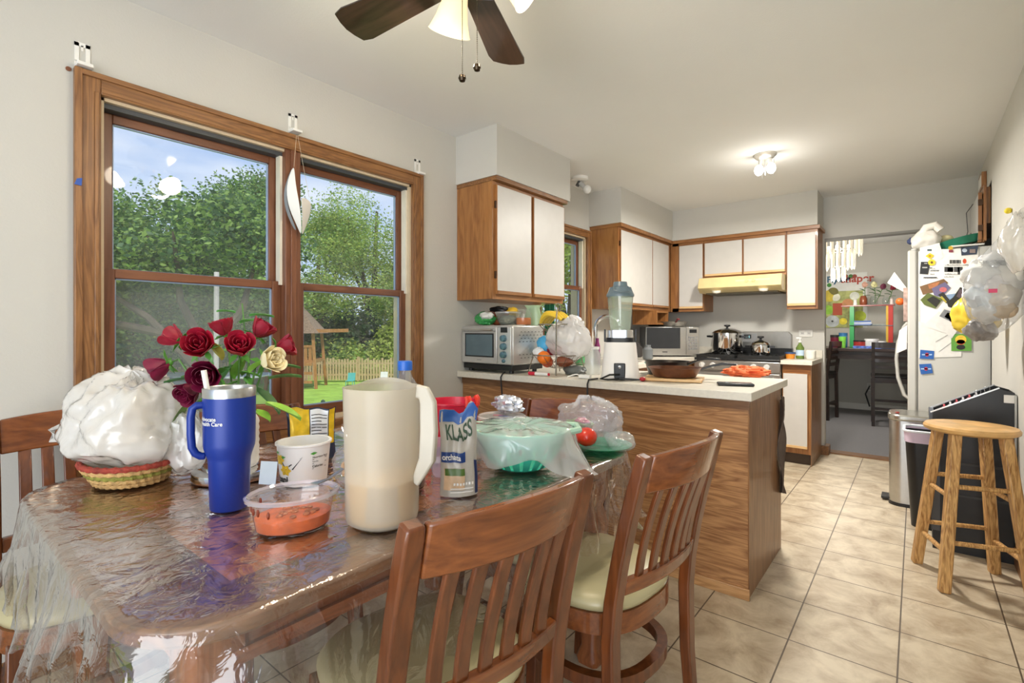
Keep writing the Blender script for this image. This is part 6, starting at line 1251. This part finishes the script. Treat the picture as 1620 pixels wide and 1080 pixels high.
# ================= STOOL =================
SW = wood('stool_wood', '8A5A28', 'DDB070', 'z', .45, 1.6, 9); SWW = mat('stool_worn', 'D3A668', .4, var=.28, scale=12, coat=.2)
sx0, sy0 = .197, 3.165
o = thing('bar_stool', 'worn wooden stool with round seat and splayed legs by the right wall', 'stool', (sx0, sy0, 0), R(18))
MB().lathe([(.10, .705), (.155, .706), (.170, .715), (.172, .727), (.165, .737), (.12, .741), (0, .738)], n=48).build('seat', SWW, o)
cor = [(s1, s2) for s1 in (-1, 1) for s2 in (-1, 1)]
lp = lambda s, z: Vector((s[0]*(.155-.066*z/.71), s[1]*(.155-.066*z/.71), z))
for s in cor: MB().bar([lp(s, 0), lp(s, .708)], .042, .042, up=(0, 1, 0)).build('leg', SW, o, bevel=.006)
for z in (.22, .47):
    for a, b_ in (((-1, -1), (1, -1)), ((1, 1), (-1, 1))): MB().tube([lp(a, z), lp(b_, z)], .011, 10).build('rung', SW, o)
    for a, b_ in (((1, -1), (1, 1)), ((-1, 1), (-1, -1))): MB().tube([lp(a, z-.05), lp(b_, z-.05)], .011, 10).build('rung', SW, o)
# ================= BINS / RACK =================
o = thing('pedal_bin', 'tall stainless pedal bin beside the refrigerator', 'trash can', (.0, 4.37, 0))
out = rrect(-.145, .18, -.15, .15, .07, 8)
MB().prism(out, .02, .575).build('body', STEEL, o, bevel=.003, angle=25); MB().prism(rrect(-.148, .183, -.153, .153, .07, 8), 0, .022).build('base', BLK, o); MB().prism(rrect(-.152, .187, -.157, .157, .072, 8), .575, .615).build('lid', mat('lid_steel', 'B4B2AA', .25, .9), o, bevel=.01)
MB().box(-.19, -.14, -.06, .05, .012, .03).build('pedal', BLK, o, bevel=.004)
tag(MB().ball((0, 0, 0), (.012, .02, .005), 8).build('red_crumb', mat('crumb_red', '8A2A1E', .6), loc=(-.10, 4.30, .619)), 'small red scrap on the pedal bin lid', 'scrap')
o = thing('waste_bin', 'black plastic waste bin with white liner edge in front of the pedal bin', 'trash can', (.10, 3.93, 0))
def frust(z0, z1, s0, s1, nm, m, cap=True):
    p0 = rrect(-.15*s0, .17*s0, -.12*s0, .12*s0, .05, 6); p1 = rrect(-.15*s1, .17*s1, -.12*s1, .12*s1, .05, 6); n = len(p0)
    fs = [(i, (i+1) % n, n+(i+1) % n, n+i) for i in range(n)]
    if cap: fs.append(tuple(range(n))[::-1])
    return MB().add([(x, y, z0) for x, y in p0]+[(x, y, z1) for x, y in p1], fs).build(nm, m, o, thick=.003)
frust(.0, .56, .82, 1.02, 'body', BLK); frust(.51, .575, 1.03, 1.05, 'liner_edge', mat('liner_pink', 'D8C4D8', .4), False)
MB().tube([(x, y, .578) for x, y in rrect(-.158, .178, -.128, .128, .05, 6)], .008, 6, closed=True).build('liner_rim', mat('liner_white', 'E4E8EE', .35), o)
MB().prism(rrect(-.14, .16, -.11, .11, .04, 6), .50, .505).build('liner_inside', mat('liner_grey', 'A4ACB0', .4), o)
o = thing('metal_rack', 'black metal parts rack with sloping open top behind the stool', 'rack', (.225, 3.60, 0))
xs0, xs1, ya0, ya1 = -.155, .16, -.06, .14
zl, zh = .735, .885
b = MB(); b.add([(xs0, ya0, 0), (xs1, ya0, 0), (xs1, ya0, zh-.02), (xs1-.06, ya0, zh), (xs0, ya0, zl)]+[(xs0, ya1, 0), (xs1, ya1, 0), (xs1, ya1, zh-.02), (xs1-.06, ya1, zh), (xs0, ya1, zl)],
    [(0, 1, 2, 3, 4), (9, 8, 7, 6, 5), (0, 4, 9, 5), (1, 6, 7, 2), (0, 5, 6, 1)]); b.build('side_panels', BLK, o, smooth=False, thick=.003)
sl = lambda x: zl+(zh-zl)*(x-xs0)/(xs1-.06-xs0)
MB().add([(xs0+.01, ya0+.01, zl-.03), (xs1-.07, ya0+.01, zh-.04), (xs1-.07, ya1-.01, zh-.04), (xs0+.01, ya1-.01, zl-.03)], [(0, 1, 2, 3)]).build('tray', DBLK, o, thick=.002)
for y_ in (ya0, ya1): MB().bar([(xs0-.01, y_, zl+.001), (xs1-.055, y_, zh+.003)], .006, .006).build('steel_edge', STEEL, o)
MB().bar([(xs0-.005, ya0, zl-.02), (xs0-.005, ya1, zl-.02)], .02, .05).build('front_lip', mat('dark_steel', '55575A', .3, .8), o)
MB().box(xs1-.002, xs1+.006, ya0-.02, ya1, .3, zh-.03).build('back_plate', mat('galvanised', 'A8A69E', .4, .7), o)
MB().box(xs1-.04, xs1, ya0-.012, ya0-.008, zh-.07, zh-.03).build('bracket', WHT, o)
for z in (.30, .47): MB().box(xs0+.06, xs1-.01, ya0-.006, ya0, z, z+.012).build('shelf_edge', mat('rack_grey', '2E2F31', .4), o)
MB().box(xs0-.006, xs0+.03, ya0-.006, ya0, .1, zl-.04).build('front_rail', mat('dark_steel', '55575A'), o)
for i in range(6):
    x_ = xs0+.05+.026*i; z_ = sl(x_)-.018
    q = tag(MB().tube([(0, -.03, 0), (0, .03, 0)], .011, 10).tube([(0, -.028, .012), (0, .02, .022)], .005, 8).build('lipstick_tube', mat(['red_cap', 'silver_cap'][i % 2], ['B0203A', 'C4C6CC'][i % 2], .25, .3), loc=(.225+x_, 3.64, z_)), ['lowest red tube', 'lowest silver tube', 'second red tube', 'second silver tube', 'third red tube', 'topmost silver tube'][i]+' in the sloping rack tray', 'tube', 'small tubes in the rack tray')
for i, x_ in enumerate((.03, .065)): tag(MB().box(-.012, .012, -.006, .006, 0, .02).tube([(-.008, 0, .02), (-.012, 0, .045), (-.004, 0, .05)], .0015, 5).tube([(.008, 0, .02), (.012, 0, .045), (.004, 0, .05)], .0015, 5).build('binder_clip', mat('clip_silver', 'C6C8CC', .2, .8), loc=(.225+x_, 3.62, sl(x_)-.03)), ['lower silver binder clip at the high end of the rack tray', 'upper silver binder clip at the high end of the rack tray'][i], 'clip')

# ================= DINING ROOM BEYOND =================
ESP = wood('espresso_wood', '1E1410', '3A2820', 'x', .35, 1, 4)
o = thing('counter_table', 'dark espresso counter height table in the room beyond', 'table', (-.35, 8.3, 0)); MB().box(-1.1, .75, -.5, .45, .90, .94).build('tabletop', ESP, o, bevel=.004); MB().box(-1.0, .65, -.46, .40, .80, .90).build('apron', ESP, o)
for q in ((-1.04, -.42), (.69, -.42), (-1.04, .38), (.69, .38)): MB().box(q[0]-.035, q[0]+.035, q[1]-.035, q[1]+.035, .012, .9).build('leg', ESP, o)
def stool2(label, x, y, rz, proto=[]):
    if proto: o = copy_tree(proto[0])
    else:
        o = thing('counter_chair', '', 'chair')
        MB().box(-.2, .2, -.2, .2, .59, .62).build('seat', mat('black_leather', '15110F', .35), o, bevel=.01); MB().box(-.19, .19, -.19, .19, .53, .59).build('seat_frame', ESP, o)
        for s_ in (-1, 1):
            MB().bar([(s_*.18, -.20, 0), (s_*.18, -.19, .6), (s_*.18, -.24, 1.02)], .034, .034, up=(0, 1, 0)).build('back_post', ESP, o); MB().box(s_*.18-.017, s_*.18+.017, .155, .19, 0, .55).build('leg', ESP, o)
            MB().box(s_*.18-.01, s_*.18+.01, -.18, .17, .16, .19).build('stretcher', ESP, o)
        for k, (z0, z1) in enumerate(((.95, 1.02), (.86, .90), (.78, .82), (.70, .74))): MB().bar([(-.165, -.19-.05*(z0-.6)/.42, z0), (-.165, -.19-.05*(z1-.6)/.42, z1)], .001, .001).box(-.165, .165, -.20-.05*((z0+z1)/2-.6)/.42, -.182-.05*((z0+z1)/2-.6)/.42, z0, z1).build('back_slat', ESP, o)
        MB().box(-.165, .165, -.2, -.18, .2, .23).box(-.165, .165, .16, .18, .26, .29).build('stretcher', ESP, o); proto.append(o)
    tag(o, label, 'chair', 'counter chairs at the dark table'); o.location = (x, y, .012); o.rotation_euler = (0, 0, rz)
x, y = fl(1368, 665, .0); stool2('dark ladder back counter chair facing the table beyond the doorway', -.24, 7.66, R(4)); stool2('dark counter chair half hidden at the left edge of the doorway', -1.05, 7.75, R(80))
# shelf stand on the table
SY = 8.45
xa_, zt_ = onY(1345, 485, SY); xb_, _ = onY(1413, 485, SY)
o = thing('desk_shelf', 'small shelf stand with green and red posts and glass shelves', 'shelf', ((xa_+xb_)/2, SY, .94)); w_ = (xb_-xa_)/2; hh = zt_-.94
MB().box(-w_, -w_+.05, -.07, .07, 0, hh).build('green_post', mat('post_green', '2EA056', .4), o); pr_ = MB().box(w_-.05, w_, -.07, .07, 0, hh).build('red_post', mat('post_red', 'C02A20', .4), o); MB().box(w_-.075, w_-.05, -.069, .069, 0, hh).build('yellow_strip', mat('post_yellow', 'D8B02E', .4), pr_)
MB().box(-w_-.1, w_+.02, -.09, .09, hh, hh+.015).build('top_shelf', mat('shelf_maroon', '8A2A2A', .3), o); MB().box(-w_, w_, -.085, .085, hh*.52, hh*.52+.01).build('glass_shelf', mat('dark_glass_shelf', '2A3432', .1), o)
def pl(px, z, Y=SY): return (onY(px, 500, Y)[0], Y, z)
zts = .94+hh+.016
for i, (px, c, hgt, lb) in enumerate(((1366, '8A4A30', .13, 'brown bottle vase'), (1382, None, .12, 'clear glass vase'), (1402, None, .10, 'clear squat jar'))):
    x_, y_, z_ = pl(px, zts); m = mat('vase_'+c, c, .3) if c else JARG
    tag(MB().lathe([(.035, 0), (.045, .02), (.045, hgt*.7), (.03, hgt)], n=20, cap=bool(c)).build('bud_vase', m, loc=(x_, y_, z_)), lb+' holding a flower on the small shelf stand', 'vase')
for i, (px, py, px0, c, lb) in enumerate(((1368, 450, 1366, 'C89A88', 'faded pink rose in the brown bottle vase'), (1383, 450, 1384, 'D8D4A0', 'pale yellow rose above the clear vase'), (1397, 453, 1384, '6A2A44', 'dark purple rose leaning right from the clear vase'), (1413, 454, 1403, '7E1430', 'dark red rose at the right end of the shelf stand'))):
    x_, z_ = onY(px, py, SY); x2, _, _ = pl(px0, 0); o = thing('dried_rose', lb, 'flower', (x2, SY, zts+.02)); e = Vector((x_-x2, 0, z_-zts-.02))
    MB().tube([(0, 0, 0), e*.5+Vector((.01, 0, 0)), e], .004, 6).build('stem', STEMG, o); MB().ball(e, (.032, .032, .035), 12, fn=crumple(i+90, .3, .4, .1)).build('bloom', mat('dry_'+c, c, .6), o)
    for k in range(4): leaf(o, e*(.4+.13*k), (cos(k*2.2), .3*sin(k*2), .3), .07, mat('dry_leaf', '3E6A34', .6, var=.2), .6)
for px, zz, c, lb in ((1353, zts, 'ECECEC', 'small white figurine at the left end of the shelf top'), (1411, zts, 'E4D4D0', 'small pale figurine at the right end of the shelf top')):
    x_, y_, z_ = pl(px, zz, SY-.05); tag(MB().lathe([(.022, 0), (.024, .02), (.018, .05), (.022, .07), (0, .09)], n=14).build('figurine', mat('fig_'+c, c, .5), loc=(x_, y_, z_)), lb, 'figurine')
for k in range(3): tag(MB().box(-.13+.01*k, .13-.01*k, -.06, .06, 0, .02).build('notebook', mat('book_'+str(k), ['7E93C4', 'C4CCDC', '4A6AA8'][k], .5), loc=(pl(1362, 0)[0], SY, .94+hh*.52+.011+.021*k), rz=.05*k), ['bottom', 'middle', 'top'][k]+' notebook of the stack on the glass shelf', 'book', 'notebooks on the glass shelf')
tag(MB().box(-.12, .12, -.06, .06, 0, .014).build('magazine', mat('mag_grey', '9AA09A', .5, var=.3), loc=(pl(1395, 0)[0], SY, .94+hh*.52+.011)), 'grey magazines at the right of the glass shelf', 'magazine')
for i, (px, w, h, c, lc, lb) in enumerate(((1321, .055, .17, '6E1E34', '222222', 'maroon jar at the left end of the dark table'), (1334, .05, .2, '4A84B4', '2E6A9A', 'blue can behind the green cup'), (1360, .07, .10, 'B03A34', '222222', 'red round tin inside the shelf stand'), (1379, .075, .12, 'E4E6E6', 'F2F2F2', 'white lidded tub inside the shelf stand'), (1396, .045, .09, 'B03A7E', 'E8E8E8', 'pink jar with white lid at the shelf right'), (1408, .05, .05, '9AC43A', 'A8D04A', 'small lime green bowl by the red post'))):
    x_, _, _ = pl(px, 0, 8.2); o = thing('jar', lb, 'jar', (x_, 8.2, .941)); MB().lathe([(w*.9, 0), (w, .01), (w, h*.8)], n=20).build('jar_body', mat('j'+c, c, .4, var=.15), o); MB().lathe([(w*1.04, h*.8), (w*1.04, h), (0, h)], n=20).build('lid', mat('l'+lc, lc, .4), o)
x_, _, _ = pl(1333, 0, 8.0); tag(MB().lathe([(.035, 0), (.045, .15), (.042, .15), (.032, .006), (0, .005)], n=20, cap=False).build('cup', mat('lime_cup', '8EDC5A', .25, trans=.3), loc=(x_, 7.98, .941)), 'bright lime green plastic cup on the dark table', 'cup')
tag(MB().box(-.25, .25, -.15, .15, 0, .02).build('blue_mat', mat('blue_mat', '2A3E64', .5), loc=(pl(1412, 0, 8.0)[0], 8.05, .941)), 'dark blue folder at the right of the dark table', 'folder')
tag(MB().box(-.15, .15, -.06, .06, 0, .03).build('craft_pouch', mat('craft_mix', '5A74C4', .5, var=.6, scale=30), loc=(pl(1372, 0, 7.95)[0], 7.95, .941)), 'blue and white patterned pouch on the dark table', 'pouch')
# poster
PY = 8.89
def pq(px, py): x_, z_ = onY(px, py, PY); return x_, z_
x0_, z0_ = pq(1300, 518); x1_, z1_ = pq(1372, 430)
o = thing('wall_poster', 'garden scene wall poster with lettering behind the shelf stand', 'poster', ((x0_+x1_)/2, PY, (z0_+z1_)/2)); ox, oz = (x0_+x1_)/2, (z0_+z1_)/2
MB().box(x0_-ox, x1_-ox, -.004, .004, z0_-oz, z1_-oz).build('sheet', mat('poster_pale', 'D4D6D2', .5), o)
zg = onY(1340, 460, PY)[1]; pm = mat('poster_green', 'A8AE6A', .6, var=.6, scale=9)
MB().box(x0_-ox, x1_-ox-.05, -.006, -.003, z0_-oz, zg-oz).build('garden_print', pm, o)
def disc(px, py, r, c, nm='printed_shape', dy=-.009):
    a, b_ = pq(px, py); MB().lathe([(r, 0), (0, .001)], n=18, M=Matrix.Translation((a-ox, dy, b_-oz)) @ Matrix.Rotation(R(90), 4, 'X')).build(nm, mat('po_'+c, c, .6, var=.2), o)
disc(1317, 508, .09, 'B9C0C4', 'printed_clock'); disc(1317, 508, .015, '3A3A3A', 'printed_clock', -.012); disc(1334, 508, .05, 'E4D43A'); disc(1312, 468, .09, 'C8B43A'); disc(1318, 462, .07, '6E6A2A'); disc(1341, 480, .07, 'C88A5A'); disc(1352, 468, .06, 'E0E4D8'); disc(1310, 490, .07, '8EC43A'); disc(1360, 500, .08, 'B4C43A'); disc(1322, 470, .06, 'E4E4D0')
a, b_ = pq(1325, 489); MB().box(a-ox-.06, a-ox+.06, -.012, -.006, b_-oz-.09, b_-oz+.09).build('printed_pot', mat('po_pot', 'B04A2A', .6), o)
a, b_ = pq(1308, 447); textmesh('Flying', .13, mat('po_teal', '2E5E7E', .6), o, lambda x, y: Vector((a-ox+x, -.010, b_-oz+y)), bold=.004)
a2, b2 = pq(1330, 447); textmesh('shaper', .15, mat('po_redt', 'A83A2A', .6), o, lambda x, y: Vector((a2-ox+x, -.010, b2-oz+y)), bold=.004)
a3, b3 = pq(1322, 446); textmesh('to', .06, mat('po_teal', '2E5E7E'), o, lambda x, y: Vector((a3-ox+x-.02, -.010, b3-oz+y)))
for px, c in ((1338, '6A4A2A'), (1346, '3A6A2A'), (1352, '8A3A2A'), (1335, '8A8A3A')): disc(px, 437, .03, c)
disc(1312, 451, .03, '3E8A3A')
# chandelier
CXX, CYY = onY(1326, 400, 7.3)[0], 7.3
o = thing('chandelier', 'lit crystal chandelier hanging in the room beyond the doorway', 'chandelier', (CXX, CYY, HC)); MB().lathe([(.06, 0), (.06, -.02), (.01, -.04), (.01, -.12)], n=16).build('canopy', CHROME, o)
CRY = mat('crystal', 'FFF6E2', .05, emit='FFF2D8', es=.3, var=.02)
for r_, z0, z1, n in ((.24, -.10, -.36, 22), (.17, -.28, -.52, 18), (.07, -.48, -.66, 8)):
    MB().tube([(r_*cos(2*pi*k/30), r_*sin(2*pi*k/30), z0) for k in range(30)], .006, 6, closed=True).build('ring', CHROME, o)
    b = MB()
    for k in range(n): a = 2*pi*k/n; b.lathe([(.004, 0), (.012, -.02), (.012, z1-z0+.03), (0, z1-z0)], (r_*cos(a), r_*sin(a), z0), 5)
    b.build('crystal_drops', CRY, o, smooth=False)
for k in range(4): MB().ball((.1*cos(k*pi/2), .1*sin(k*pi/2), -.25), (.02, .02, .035), 10).build('bulb', BULB, o)
light('chandelier_light', 'POINT', (CXX, CYY, HC-.78), 42, (1, .93, .82), shadow_soft_size=.15)
plate('wall_outlet', 'outlet on the far wall under the dark table', Matrix.Translation((onY(1376, 612, 8.88)[0], 8.885, onY(1376, 612, 8.88)[1])))
x_, z_ = onY(1376, 610, 8.87); tag(MB().tube([(x_, 8.86, z_), (x_-.05, 8.85, z_-.12), (x_, 8.85, z_-.3)], .01, 6).build('plug_cord', BLK), 'black plug cord under the dark table', 'cord')
